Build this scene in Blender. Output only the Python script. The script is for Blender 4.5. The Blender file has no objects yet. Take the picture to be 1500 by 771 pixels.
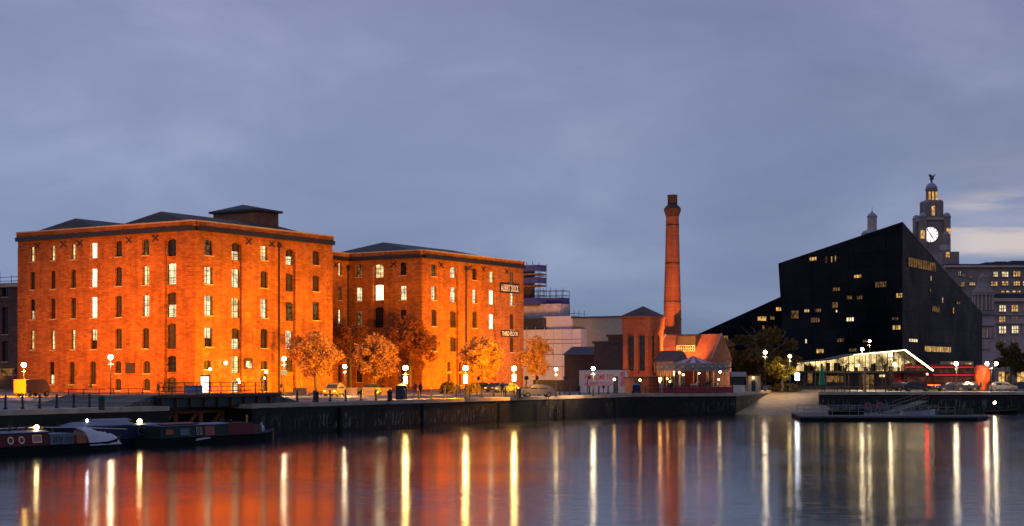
import bpy, math, random
from mathutils import Vector, Matrix
random.seed(7)
SC = bpy.context.scene
COL = SC.collection
R = math.radians
PI = math.pi
F = 2250.0; CX = 750.0; HY = 545.0; CH = 3.0; WZ = -2.87

# ------------------------------------------------------------------ helpers
def wx(px, D): return (px - CX) / F * D
def wz(py, D): return CH - (py - HY) / F * D
def W(px, py, D): return Vector((wx(px, D), D, wz(py, D)))
A0 = Vector((-44.33, 214.5)); U = Vector((.534, .8455)); V = Vector((-.8455, .534))
def L2(a, b): return A0 + U * a + V * b
def L(a, b, z=0.0):
    p = L2(a, b); return Vector((p.x, p.y, z))
def a_at(px, b):            # where the sight line of a column meets the wall line b
    k = (px - CX) / F; p = A0 + V * b
    return (k * p.y - p.x) / (U.x - k * U.y)
def b_at(px, a):
    k = (px - CX) / F; p = A0 + U * a
    return (k * p.y - p.x) / (V.x - k * V.y)
def z_at(py, p): return CH - (py - HY) / F * p.y

class MB:
    def __init__(s): s.v = []; s.f = []
    def add(s, vs, fs):
        o = len(s.v); s.v += [tuple(v) for v in vs]; s.f += [tuple(i + o for i in f) for f in fs]
        return s
    def poly(s, pts): return s.add(pts, [tuple(range(len(pts)))])
    def box(s, x0, x1, y0, y1, z0, z1):
        return s.add([(x0,y0,z0),(x1,y0,z0),(x1,y1,z0),(x0,y1,z0),(x0,y0,z1),(x1,y0,z1),(x1,y1,z1),(x0,y1,z1)],
                     [(0,3,2,1),(4,5,6,7),(0,1,5,4),(1,2,6,5),(2,3,7,6),(3,0,4,7)])
    def obox(s, O, d, n, s0, s1, z0, z1, k0, k1):   # box on a wall: s along, z up, k out of the wall
        q = []
        for z in (z0, z1):
            for a, k in ((s0,k0),(s1,k0),(s1,k1),(s0,k1)):
                p = O + d*a + n*k; q.append((p.x, p.y, z))
        return s.add(q, [(0,3,2,1),(4,5,6,7),(0,1,5,4),(1,2,6,5),(2,3,7,6),(3,0,4,7)])
    def prism(s, pts, z0, z1):
        n = len(pts)
        z0 = z0 if hasattr(z0, '__len__') else [z0]*n; z1 = z1 if hasattr(z1, '__len__') else [z1]*n
        vs = [(p[0],p[1],z0[i]) for i,p in enumerate(pts)] + [(p[0],p[1],z1[i]) for i,p in enumerate(pts)]
        return s.add(vs, [tuple(range(n-1,-1,-1)), tuple(range(n,2*n))] + [(i,(i+1)%n,(i+1)%n+n,i+n) for i in range(n)])
    def lathe(s, prof, c=(0,0,0), n=12, rot=0.0, sx=1.0, sy=1.0):
        vs = []; fs = []
        for r, z in prof:
            for i in range(n):
                t = 2*PI*i/n + rot; vs.append((c[0]+r*sx*math.cos(t), c[1]+r*sy*math.sin(t), c[2]+z))
        for j in range(len(prof)-1):
            for i in range(n):
                k = (i+1)%n; fs.append((j*n+i, j*n+k, (j+1)*n+k, (j+1)*n+i))
        fs.append(tuple(range(n-1,-1,-1))); fs.append(tuple((len(prof)-1)*n+i for i in range(n)))
        return s.add(vs, fs)
    def tube(s, pts, rad, n=6):
        pts = [Vector(p) for p in pts]
        if not hasattr(rad, '__len__'): rad = [rad]*len(pts)
        vs = []; fs = []
        for j, p in enumerate(pts):
            t = (pts[min(j+1,len(pts)-1)] - pts[max(j-1,0)]).normalized()
            x = t.cross(Vector((0,0,1)))
            if x.length < .05: x = t.cross(Vector((0,1,0)))
            x.normalize(); y = t.cross(x)
            for i in range(n):
                a = 2*PI*i/n; vs.append(p + (x*math.cos(a) + y*math.sin(a))*rad[j])
        for j in range(len(pts)-1):
            for i in range(n):
                k = (i+1)%n; fs.append((j*n+i, j*n+k, (j+1)*n+k, (j+1)*n+i))
        fs.append(tuple(range(n-1,-1,-1))); fs.append(tuple((len(pts)-1)*n+i for i in range(n)))
        return s.add(vs, fs)
    def ball(s, c, r, n=12, m=8, sz=1.0):
        return s.lathe([(max(.001,r*math.sin(PI*j/m)), -r*sz*math.cos(PI*j/m)) for j in range(m+1)], c, n)
    def build(s, name, mat, parent=None, off=None, smooth=False):
        if parent is not None and off is None: off = OFF.get(parent.name, Vector((0,0,0)))
        off = off or Vector((0,0,0))
        me = bpy.data.meshes.new(name)
        me.from_pydata([(v[0]-off[0], v[1]-off[1], v[2]-off[2]) for v in s.v], [], s.f)
        if mat: me.materials.append(mat)
        if smooth:
            me.polygons.foreach_set('use_smooth', [True]*len(me.polygons))
        me.update()
        o = bpy.data.objects.new(name, me); COL.objects.link(o)
        if parent is not None:
            o.parent = parent
            OFF[o.name] = off
        return o
OFF = {}
def tag(o, label=None, cat=None, group=None, kind=None):
    if label: o['label'] = label
    if cat: o['category'] = cat
    if group: o['group'] = group
    if kind: o['kind'] = kind
    return o
def thing(name, label, cat, loc=(0,0,0), group=None, rz=0.0, world=True):
    o = bpy.data.objects.new(name, None); COL.objects.link(o)
    o.empty_display_size = .5; o.location = loc; o.rotation_euler = (0,0,rz)
    OFF[o.name] = Vector(loc) if world else Vector((0,0,0))
    return tag(o, label, cat, group)
def copy_tree(o, parent=None):
    c = o.copy(); COL.objects.link(c); c.parent = parent
    for ch in list(o.children): copy_tree(ch, c)
    return c
def place(proto, used, loc, rz=0.0, label=None, group=None, scale=1.0):
    c = copy_tree(proto) if used[0] else proto
    used[0] = True
    c.location = loc; c.rotation_euler = (0,0,rz); c.scale = (scale,)*3
    if label: c['label'] = label
    if group: c['group'] = group
    return c

# ------------------------------------------------------------------ materials
def newmat(name):
    m = bpy.data.materials.new(name); m.use_nodes = True
    nt = m.node_tree; nt.nodes.clear()
    out = nt.nodes.new('ShaderNodeOutputMaterial')
    return m, nt, out
def N(nt, t, **kw):
    n = nt.nodes.new(t)
    for k, v in kw.items():
        if hasattr(n, k) and not (k in n.inputs): setattr(n, k, v)
        else: n.inputs[k].default_value = v
    return n
def ramp(nt, fac, stops, interp='LINEAR'):
    r = nt.nodes.new('ShaderNodeValToRGB'); r.color_ramp.interpolation = interp
    e = r.color_ramp.elements
    while len(e) > 1: e.remove(e[-1])
    e[0].position = stops[0][0]; e[0].color = (*stops[0][1], 1)
    for p, c in stops[1:]:
        x = e.new(p); x.color = (*c, 1)
    if fac is not None: nt.links.new(fac, r.inputs['Fac'])
    return r
def mat(name, col, rough=.7, metal=0.0, var=.25, scale=1.2, spec=.5, bump=0.0, stretch=(1,1,1)):
    m, nt, out = newmat(name)
    b = N(nt, 'ShaderNodeBsdfPrincipled'); b.inputs['Roughness'].default_value = rough
    b.inputs['Metallic'].default_value = metal; b.inputs['Specular IOR Level'].default_value = spec
    g = N(nt, 'ShaderNodeNewGeometry'); mp = N(nt, 'ShaderNodeMapping'); mp.inputs['Scale'].default_value = stretch
    nt.links.new(g.outputs['Position'], mp.inputs['Vector'])
    no = N(nt, 'ShaderNodeTexNoise', Scale=scale, Detail=6.0, Roughness=.6); nt.links.new(mp.outputs[0], no.inputs['Vector'])
    lo = tuple(c*(1-var) for c in col); hi = tuple(min(1, c*(1+var)) for c in col)
    r = ramp(nt, no.outputs['Fac'], [(.3, lo), (.7, hi)])
    nt.links.new(r.outputs[0], b.inputs['Base Color'])
    if bump:
        bp = N(nt, 'ShaderNodeBump', Strength=bump, Distance=.05); nt.links.new(no.outputs['Fac'], bp.inputs['Height'])
        nt.links.new(bp.outputs[0], b.inputs['Normal'])
    nt.links.new(b.outputs[0], out.inputs['Surface'])
    return m
def emis(name, col, strength, var=0.0, scale=2.0, gradient=False):
    m, nt, out = newmat(name)
    e = N(nt, 'ShaderNodeEmission'); e.inputs['Color'].default_value = (*col, 1); e.inputs['Strength'].default_value = strength
    if var:
        g = N(nt, 'ShaderNodeNewGeometry')
        br = N(nt, 'ShaderNodeTexNoise', Scale=scale, Detail=3.0, Roughness=.7)
        nt.links.new(g.outputs['Position'], br.inputs['Vector'])
        mr = N(nt, 'ShaderNodeMapRange'); mr.inputs['From Min'].default_value = .38; mr.inputs['From Max'].default_value = .62
        mr.inputs['To Min'].default_value = strength*(1-var); mr.inputs['To Max'].default_value = strength*(1+var*.6)
        nt.links.new(br.outputs['Fac'], mr.inputs['Value'])
        nt.links.new(mr.outputs[0], e.inputs['Strength'])
    nt.links.new(e.outputs[0], out.inputs['Surface'])
    return m
def brickmat(name, c1, c2, mortar, bw=.9, bh=.3, patch=.3, soot=.2):
    m, nt, out = newmat(name); lk = nt.links.new
    b = N(nt, 'ShaderNodeBsdfPrincipled'); b.inputs['Roughness'].default_value = .85; b.inputs['Specular IOR Level'].default_value = .2
    g = N(nt, 'ShaderNodeNewGeometry'); sp = N(nt, 'ShaderNodeSeparateXYZ'); lk(g.outputs['Position'], sp.inputs[0])
    dt = N(nt, 'ShaderNodeVectorMath', operation='DOT_PRODUCT'); lk(g.outputs['Position'], dt.inputs[0])
    dt.inputs[1].default_value = (U.x+V.x, U.y+V.y, 0)
    cb = N(nt, 'ShaderNodeCombineXYZ'); lk(dt.outputs['Value'], cb.inputs['X']); lk(sp.outputs['Z'], cb.inputs['Y'])
    br = N(nt, 'ShaderNodeTexBrick'); lk(cb.outputs[0], br.inputs['Vector'])
    br.inputs['Scale'].default_value = 1; br.inputs['Brick Width'].default_value = bw; br.inputs['Row Height'].default_value = bh
    br.inputs['Mortar Size'].default_value = .03; br.inputs['Bias'].default_value = 0
    br.inputs['Color1'].default_value = (*c1,1); br.inputs['Color2'].default_value = (*c2,1); br.inputs['Mortar'].default_value = (*mortar,1)
    n1 = N(nt, 'ShaderNodeTexNoise', Scale=.35, Detail=8.0, Roughness=.65); lk(g.outputs['Position'], n1.inputs['Vector'])
    r1 = ramp(nt, n1.outputs['Fac'], [(.3, (1-patch,)*3), (.7, (1.0,)*3)])
    mx = N(nt, 'ShaderNodeMixRGB', blend_type='MULTIPLY'); mx.inputs[0].default_value = 1
    lk(br.outputs['Color'], mx.inputs[1]); lk(r1.outputs[0], mx.inputs[2])
    mp = N(nt, 'ShaderNodeMapping'); mp.inputs['Scale'].default_value = (1.4,1.4,.12); lk(g.outputs['Position'], mp.inputs['Vector'])
    n2 = N(nt, 'ShaderNodeTexNoise', Scale=1.0, Detail=5.0); lk(mp.outputs[0], n2.inputs['Vector'])
    r2 = ramp(nt, n2.outputs['Fac'], [(.3, (1-soot,)*3), (.55, (1.0,)*3)])
    m2 = N(nt, 'ShaderNodeMixRGB', blend_type='MULTIPLY'); m2.inputs[0].default_value = 1
    lk(mx.outputs[0], m2.inputs[1]); lk(r2.outputs[0], m2.inputs[2])
    lk(m2.outputs[0], b.inputs['Base Color'])
    bp = N(nt, 'ShaderNodeBump', Strength=.35, Distance=.03); lk(br.outputs['Fac'], bp.inputs['Height']); bp.invert = True
    lk(bp.outputs[0], b.inputs['Normal'])
    lk(b.outputs[0], out.inputs['Surface'])
    return m
M = {}
M['brick'] = brickmat('warehouse brick', (.50,.165,.04), (.32,.09,.022), (.28,.12,.05), .9, .3, .38, .25)
M['brick_dark'] = brickmat('soot brick', (.16,.09,.075), (.11,.065,.055), (.1,.08,.07))
M['brick_red'] = brickmat('pumphouse brick', (.46,.17,.085), (.36,.125,.065), (.26,.14,.09))
M['stone'] = mat('pale stone trim', (.42,.33,.24), .8, var=.2)
M['iron'] = mat('black iron', (.015,.015,.017), .5, var=.3)
M['slate'] = mat('slate roof', (.035,.035,.042), .6, var=.3, scale=.8)
M['slate_brown'] = mat('brown slate roof', (.06,.04,.035), .7, var=.3, scale=.8)
M['setts'] = brickmat('granite setts', (.2,.17,.14), (.13,.11,.09), (.07,.06,.05), .6, .35)
def groundmat():
    m, nt, out = newmat('quay paving'); lk = nt.links.new
    b = N(nt, 'ShaderNodeBsdfPrincipled'); b.inputs['Roughness'].default_value = .55
    g = N(nt, 'ShaderNodeNewGeometry')
    mp = N(nt, 'ShaderNodeMapping'); mp.inputs['Rotation'].default_value = (0,0,R(-57.7)); lk(g.outputs['Position'], mp.inputs['Vector'])
    br = N(nt, 'ShaderNodeTexBrick'); lk(mp.outputs[0], br.inputs['Vector'])
    br.inputs['Scale'].default_value = 1; br.inputs['Brick Width'].default_value = .8; br.inputs['Row Height'].default_value = .4; br.inputs['Mortar Size'].default_value = .03
    br.inputs['Color1'].default_value = (.19,.165,.14,1); br.inputs['Color2'].default_value = (.12,.105,.09,1); br.inputs['Mortar'].default_value = (.05,.045,.04,1)
    n = N(nt, 'ShaderNodeTexNoise', Scale=.25, Detail=8.0, Roughness=.65); lk(g.outputs['Position'], n.inputs['Vector'])
    r = ramp(nt, n.outputs['Fac'], [(.3, (.5,.5,.5)), (.7, (1.1,1.1,1.1))])
    mx = N(nt, 'ShaderNodeMixRGB', blend_type='MULTIPLY'); mx.inputs[0].default_value = 1; lk(br.outputs['Color'], mx.inputs[1]); lk(r.outputs[0], mx.inputs[2])
    lk(mx.outputs[0], b.inputs['Base Color']); lk(b.outputs[0], out.inputs['Surface'])
    return m
M['ground'] = groundmat()
M['asphalt'] = mat('asphalt', (.05,.05,.052), .7, var=.25, scale=2)
def quaymat():
    m, nt, out = newmat('wet dock wall'); lk = nt.links.new
    b = N(nt, 'ShaderNodeBsdfPrincipled'); b.inputs['Roughness'].default_value = .6; b.inputs['Specular IOR Level'].default_value = .25
    g = N(nt, 'ShaderNodeNewGeometry'); sp = N(nt, 'ShaderNodeSeparateXYZ'); lk(g.outputs['Position'], sp.inputs[0])
    n1 = N(nt, 'ShaderNodeTexNoise', Scale=.6, Detail=8.0, Roughness=.7); lk(g.outputs['Position'], n1.inputs['Vector'])
    r1 = ramp(nt, n1.outputs['Fac'], [(.3, (.008,.0075,.007)), (.7, (.026,.022,.018))])
    dt = N(nt, 'ShaderNodeVectorMath', operation='DOT_PRODUCT'); lk(g.outputs['Position'], dt.inputs[0]); dt.inputs[1].default_value = (1,.6,0)
    cb = N(nt, 'ShaderNodeCombineXYZ'); lk(dt.outputs['Value'], cb.inputs['X']); lk(sp.outputs['Z'], cb.inputs['Y'])
    br = N(nt, 'ShaderNodeTexBrick'); lk(cb.outputs[0], br.inputs['Vector']); br.inputs['Scale'].default_value = 1
    br.inputs['Brick Width'].default_value = 1.6; br.inputs['Row Height'].default_value = .55; br.inputs['Mortar Size'].default_value = .03
    br.inputs['Color1'].default_value = (1,1,1,1); br.inputs['Color2'].default_value = (.6,.6,.6,1); br.inputs['Mortar'].default_value = (.35,.35,.35,1)
    mb = N(nt, 'ShaderNodeMixRGB', blend_type='MULTIPLY'); mb.inputs[0].default_value = 1; lk(r1.outputs[0], mb.inputs[1]); lk(br.outputs['Color'], mb.inputs[2])
    # pale lime streaks running down the masonry in the lower two thirds
    mp = N(nt, 'ShaderNodeMapping'); mp.inputs['Scale'].default_value = (2.2,1.4,.35); lk(g.outputs['Position'], mp.inputs['Vector'])
    n2 = N(nt, 'ShaderNodeTexNoise', Scale=1.6, Detail=4.0, Roughness=.8); lk(mp.outputs[0], n2.inputs['Vector'])
    r2 = ramp(nt, n2.outputs['Fac'], [(.53, (0,0,0)), (.62, (1,1,1))])
    n3 = N(nt, 'ShaderNodeTexNoise', Scale=.09, Detail=2.0); lk(g.outputs['Position'], n3.inputs['Vector'])
    r3 = ramp(nt, n3.outputs['Fac'], [(.45, (0,0,0)), (.6, (1,1,1))])
    mz = N(nt, 'ShaderNodeMapRange'); mz.inputs['From Min'].default_value = -.9; mz.inputs['From Max'].default_value = -1.3; lk(sp.outputs['Z'], mz.inputs['Value'])
    mz2 = N(nt, 'ShaderNodeMapRange'); mz2.inputs['From Min'].default_value = -2.7; mz2.inputs['From Max'].default_value = -2.3; lk(sp.outputs['Z'], mz2.inputs['Value'])
    def mul(a, c):
        x = N(nt, 'ShaderNodeMath', operation='MULTIPLY'); lk(a, x.inputs[0]); lk(c, x.inputs[1]); return x.outputs[0]
    f = mul(mul(mul(r2.outputs[0], r3.outputs[0]), mz.outputs[0]), mz2.outputs[0])
    mx = N(nt, 'ShaderNodeMixRGB'); lk(f, mx.inputs[0]); lk(mb.outputs[0], mx.inputs[1]); mx.inputs[2].default_value = (.22,.21,.19,1)
    lk(mx.outputs[0], b.inputs['Base Color']); lk(b.outputs[0], out.inputs['Surface'])
    return m
M['quay'] = quaymat()
M['coping'] = mat('coping stone', (.4,.32,.24), .7, var=.3, scale=.7)  # the lit quay edge is put into this paler, warmer stone colour
M['slip'] = mat('slipway cobbles', (.17,.135,.085), .7, var=.4, scale=1.1, bump=.3)
M['wood'] = mat('old timber', (.09,.045,.025), .8, var=.4, scale=2)
M['deck'] = mat('grey deck boards', (.07,.07,.065), .8, var=.3, scale=2)
M['wrap'] = mat('white scaffold sheeting', (.55,.49,.53), .7, var=.12, scale=1.6, stretch=(1,1,3))
M['slab'] = mat('pale concrete edge', (.5,.43,.45), .8, var=.3)
M['net'] = mat('blue debris netting', (.05,.06,.25), .8, var=.3)
M['plank'] = mat('scaffold planks', (.22,.12,.07), .8, var=.3)
M['grey_clad'] = mat('grey cladding', (.2,.2,.17), .7, var=.1)
M['black_clad'] = mat('dark cladding', (.03,.033,.045), .5, var=.2)
M['hoard'] = mat('white hoarding', (.42,.38,.4), .6, var=.1)
M['redtext'] = mat('red lettering', (.6,.03,.05), .6, var=.1)
M['whitepaint'] = mat('white paint', (.7,.68,.62), .6, var=.1)
M['signblack'] = mat('black sign board', (.02,.015,.012), .6)
M['silver'] = mat('silver car paint', (.17,.17,.18), .3, metal=.5, var=.05)
M['darkcar'] = mat('dark blue car paint', (.02,.025,.04), .2, metal=.3, var=.1)
M['creamcar'] = mat('pale car paint', (.14,.12,.09), .3, metal=.2, var=.05)
M['redpaint'] = mat('red paint', (.3,.02,.02), .3, var=.1)
M['tyre'] = mat('rubber', (.015,.015,.015), .8)
M['glass'] = mat('dark glazing', (.012,.013,.018), .08, var=.2, spec=.5)
M['shutter'] = mat('brown blinds behind glass', (.045,.03,.026), .4, var=.3)
def panelmat(name, c1, c2, joint, rough, bw, bh):
    m, nt, out = newmat(name); lk = nt.links.new
    b = N(nt, 'ShaderNodeBsdfPrincipled'); b.inputs['Roughness'].default_value = rough; b.inputs['IOR'].default_value = 1.14; b.inputs['Specular IOR Level'].default_value = .5
    g = N(nt, 'ShaderNodeNewGeometry'); sp = N(nt, 'ShaderNodeSeparateXYZ'); lk(g.outputs['Position'], sp.inputs[0])
    ax = N(nt, 'ShaderNodeMath', operation='ADD'); lk(sp.outputs['X'], ax.inputs[0]); lk(sp.outputs['Y'], ax.inputs[1])
    cb = N(nt, 'ShaderNodeCombineXYZ'); lk(ax.outputs[0], cb.inputs['X']); lk(sp.outputs['Z'], cb.inputs['Y'])
    br = N(nt, 'ShaderNodeTexBrick', offset=0.0); lk(cb.outputs[0], br.inputs['Vector']); br.inputs['Scale'].default_value = 1
    br.inputs['Brick Width'].default_value = bw; br.inputs['Row Height'].default_value = bh; br.inputs['Mortar Size'].default_value = .05
    br.inputs['Color1'].default_value = (*c1,1); br.inputs['Color2'].default_value = (*c2,1); br.inputs['Mortar'].default_value = (*joint,1)
    n = N(nt, 'ShaderNodeTexNoise', Scale=.12, Detail=7.0, Roughness=.65); lk(g.outputs['Position'], n.inputs['Vector'])
    r = ramp(nt, n.outputs['Fac'], [(.35,(.45,.45,.45)),(.65,(1.5,1.4,1.35))])
    mx = N(nt, 'ShaderNodeMixRGB', blend_type='MULTIPLY'); mx.inputs[0].default_value = 1; lk(br.outputs['Color'], mx.inputs[1]); lk(r.outputs[0], mx.inputs[2])
    lk(mx.outputs[0], b.inputs['Base Color']); lk(b.outputs[0], out.inputs['Surface'])
    return m
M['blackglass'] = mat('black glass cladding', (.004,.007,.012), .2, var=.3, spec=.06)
M['blackglass2'] = mat('black glass with tinted reflections', (.036,.028,.026), .3, var=.5, spec=.07, scale=.15)
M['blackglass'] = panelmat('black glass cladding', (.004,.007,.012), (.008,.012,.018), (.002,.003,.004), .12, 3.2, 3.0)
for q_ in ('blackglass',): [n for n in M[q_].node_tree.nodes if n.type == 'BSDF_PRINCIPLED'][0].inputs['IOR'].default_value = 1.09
M['blackglass2'] = panelmat('black glass with tinted reflections', (.05,.038,.034), (.075,.055,.05), (.02,.016,.014), .25, 2.6, 3.0)  # same black glass; brown base stands in for reflections of neighbouring buildings
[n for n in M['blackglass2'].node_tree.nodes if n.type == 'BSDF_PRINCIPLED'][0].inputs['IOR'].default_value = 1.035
M['portland'] = mat('soot stained portland stone', (.28,.21,.185), .8, var=.25, scale=.3)
M['portland_light'] = mat('warm lit portland stone', (.52,.37,.33), .8, var=.15, scale=.3)  # warm light on the stone office is put into this paler colour
M['dome'] = mat('grey lead dome', (.3,.3,.34), .45, var=.2)
M['copper'] = mat('verdigris statue', (.05,.07,.06), .6)
M['green'] = mat('green parasol cloth', (.02,.22,.1), .7)
M['maroon'] = mat('maroon boat paint', (.12,.014,.018), .45, var=.15, spec=.2)
M['hull'] = mat('black hull paint', (.005,.006,.007), .6, var=.2, spec=.12)
M['navy'] = mat('navy boat paint', (.012,.02,.06), .45, var=.15, spec=.2)
M['dgreen'] = mat('dark green boat paint', (.01,.03,.025), .45, var=.15, spec=.2)
M['bluegrey'] = mat('blue grey panel', (.09,.12,.16), .5, var=.15)
M['rust'] = mat('rusty orange board', (.3,.09,.03), .7, var=.3)
M['tarp'] = mat('white tarpaulin', (.5,.48,.52), .7, var=.1)
M['tarpblue'] = mat('blue grey tarpaulin', (.14,.16,.24), .6, var=.15)
M['brass'] = mat('brass', (.75,.5,.25), .3, metal=.7, var=.1)
M['curtain'] = mat('pink curtain', (.4,.2,.18), .8)
M['cloth_dark'] = mat('dark clothing', (.02,.02,.03), .8)
M['cloth_red'] = mat('red jacket', (.35,.03,.02), .8)
M['skin'] = mat('skin', (.45,.27,.18), .6)
M['canvas_w'] = mat('canopy white canvas', (.5,.46,.5), .8, var=.1)
M['canvas_r'] = mat('canopy red canvas', (.35,.07,.12), .8, var=.1)
M['fascia'] = mat('painted fairground fascia', (.3,.24,.2), .6, var=.35, scale=2.5)
M['orange_obj'] = mat('orange painted shell', (.75,.11,.02), .5, var=.3, scale=.8)
M['hivis'] = mat('orange van paint', (.15,.05,.01), .5, var=.1)
M['bark'] = mat('bark', (.12,.08,.05), .9, var=.3, scale=4)
M['bark_pale'] = mat('pale bark', (.4,.27,.17), .9, var=.3, scale=4)
M['blueboard'] = mat('blue board', (.1,.16,.35), .6, var=.15)
M['ridge'] = mat('roof plant', (.04,.04,.045), .7)
def leafmat(name, c1, c2, tr=.4):
    m, nt, out = newmat(name); lk = nt.links.new
    g = N(nt, 'ShaderNodeNewGeometry')
    n = N(nt, 'ShaderNodeTexNoise', Scale=1.7, Detail=3.0); lk(g.outputs['Position'], n.inputs['Vector'])
    r = ramp(nt, n.outputs['Fac'], [(.35, c1), (.65, c2)])
    d = N(nt, 'ShaderNodeBsdfDiffuse'); t = N(nt, 'ShaderNodeBsdfTranslucent'); mx = N(nt, 'ShaderNodeMixShader'); mx.inputs[0].default_value = tr
    lk(r.outputs[0], d.inputs['Color']); lk(r.outputs[0], t.inputs['Color']); lk(d.outputs[0], mx.inputs[1]); lk(t.outputs[0], mx.inputs[2]); lk(mx.outputs[0], out.inputs['Surface'])
    return m
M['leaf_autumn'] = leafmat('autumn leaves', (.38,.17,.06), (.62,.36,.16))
M['leaf_rust_shaded'] = leafmat('shaded rust leaves', (.22,.08,.03), (.4,.15,.06))  # rust foliage of the back trees, their shade put into the darker colour
M['leaf_dark'] = leafmat('dark green leaves', (.09,.065,.02), (.17,.12,.04))
M['leaf_yellow'] = leafmat('yellow leaves', (.2,.17,.02), (.38,.3,.05))
# lit windows
M['w_bright'] = emis('brilliant lit room', (1,.80,.42), 5, .3, 1.5)
M['w_warm'] = emis('warm lit room', (1,.68,.28), 1.25, .55, .9)
M['w_cool'] = emis('pale lit room', (1,.76,.42), 1.35, .55, .9)
M['w_dim'] = emis('dim lit room', (1,.5,.16), .16, .95, 1.4)
M['w_gold'] = emis('gold lit room', (1,.56,.17), .75, .8, 1.1)
M['w_office'] = emis('office ceiling light', (1,.80,.45), 1.15, .6, .9)
M['w_rainbow'] = emis('lit flag window', (1,.55,.2), 1.2, .8, 3)
M['l_white'] = emis('white globe light', (1,.78,.47), 85)
M['l_sodium'] = emis('sodium globe light', (1,.62,.16), 150)
M['l_yellow'] = emis('yellow lantern light', (1,.72,.28), 30)
M['l_orange'] = emis('orange bulb light', (1,.45,.1), 28)
M['l_cool'] = emis('cool white light', (.85,.92,1), 60)
M['l_red'] = emis('red tail light', (1,.02,.01), 160)
M['l_strip'] = emis('lit roof edge strip', (1,.78,.42), 9)
M['l_pav'] = emis('pavilion lit interior', (1,.70,.3), 1.1, .85, .6)
M['clock'] = emis('lit clock face', (1,.86,.86), 1.35)
M['bus_deck'] = emis('bus saloon light', (1,.35,.2), .07, .6, .6)
M['l_flood'] = emis('floodlight lens', (1,.5,.12), 4)

def watermat():
    m, nt, out = newmat('dock water'); lk = nt.links.new
    b = N(nt, 'ShaderNodeBsdfPrincipled'); b.inputs['Base Color'].default_value = (.006,.009,.016,1); b.inputs['IOR'].default_value = 1.5
    g = N(nt, 'ShaderNodeNewGeometry')
    n0 = N(nt, 'ShaderNodeTexNoise', Scale=.035, Detail=3.0); lk(g.outputs['Position'], n0.inputs['Vector'])
    mr = N(nt, 'ShaderNodeMapRange'); mr.inputs['From Min'].default_value = .35; mr.inputs['From Max'].default_value = .65
    mr.inputs['To Min'].default_value = .10; mr.inputs['To Max'].default_value = .135; lk(n0.outputs['Fac'], mr.inputs['Value']); lk(mr.outputs[0], b.inputs['Roughness'])
    mp = N(nt, 'ShaderNodeMapping'); mp.inputs['Scale'].default_value = (.55,1.0,1); mp.inputs['Rotation'].default_value = (0,0,R(12)); lk(g.outputs['Position'], mp.inputs['Vector'])
    n = N(nt, 'ShaderNodeTexNoise', Scale=1.1, Detail=4.0, Roughness=.6); lk(mp.outputs[0], n.inputs['Vector'])
    bp = N(nt, 'ShaderNodeBump', Strength=.05, Distance=.05); lk(n.outputs['Fac'], bp.inputs['Height']); lk(bp.outputs[0], b.inputs['Normal'])
    mp3 = N(nt, 'ShaderNodeMapping'); mp3.inputs['Scale'].default_value = (.16,1,1); mp3.inputs['Rotation'].default_value = (0,0,R(-4)); lk(g.outputs['Position'], mp3.inputs['Vector'])
    n3 = N(nt, 'ShaderNodeTexNoise', Scale=3.2, Detail=2.5, Roughness=.5); lk(mp3.outputs[0], n3.inputs['Vector'])
    n4 = N(nt, 'ShaderNodeTexNoise', Scale=.05, Detail=2.0); lk(g.outputs['Position'], n4.inputs['Vector'])
    m4 = N(nt, 'ShaderNodeMapRange'); m4.inputs['From Min'].default_value = .4; m4.inputs['From Max'].default_value = .6
    m4.inputs['To Min'].default_value = .3; m4.inputs['To Max'].default_value = 1.0; lk(n4.outputs['Fac'], m4.inputs['Value'])
    b3 = N(nt, 'ShaderNodeBump', Distance=.028); lk(m4.outputs[0], b3.inputs['Strength']); lk(n3.outputs['Fac'], b3.inputs['Height']); lk(bp.outputs[0], b3.inputs['Normal']); lk(b3.outputs[0], b.inputs['Normal'])
    lk(b.outputs[0], out.inputs['Surface'])
    return m
M['water'] = watermat()

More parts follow.
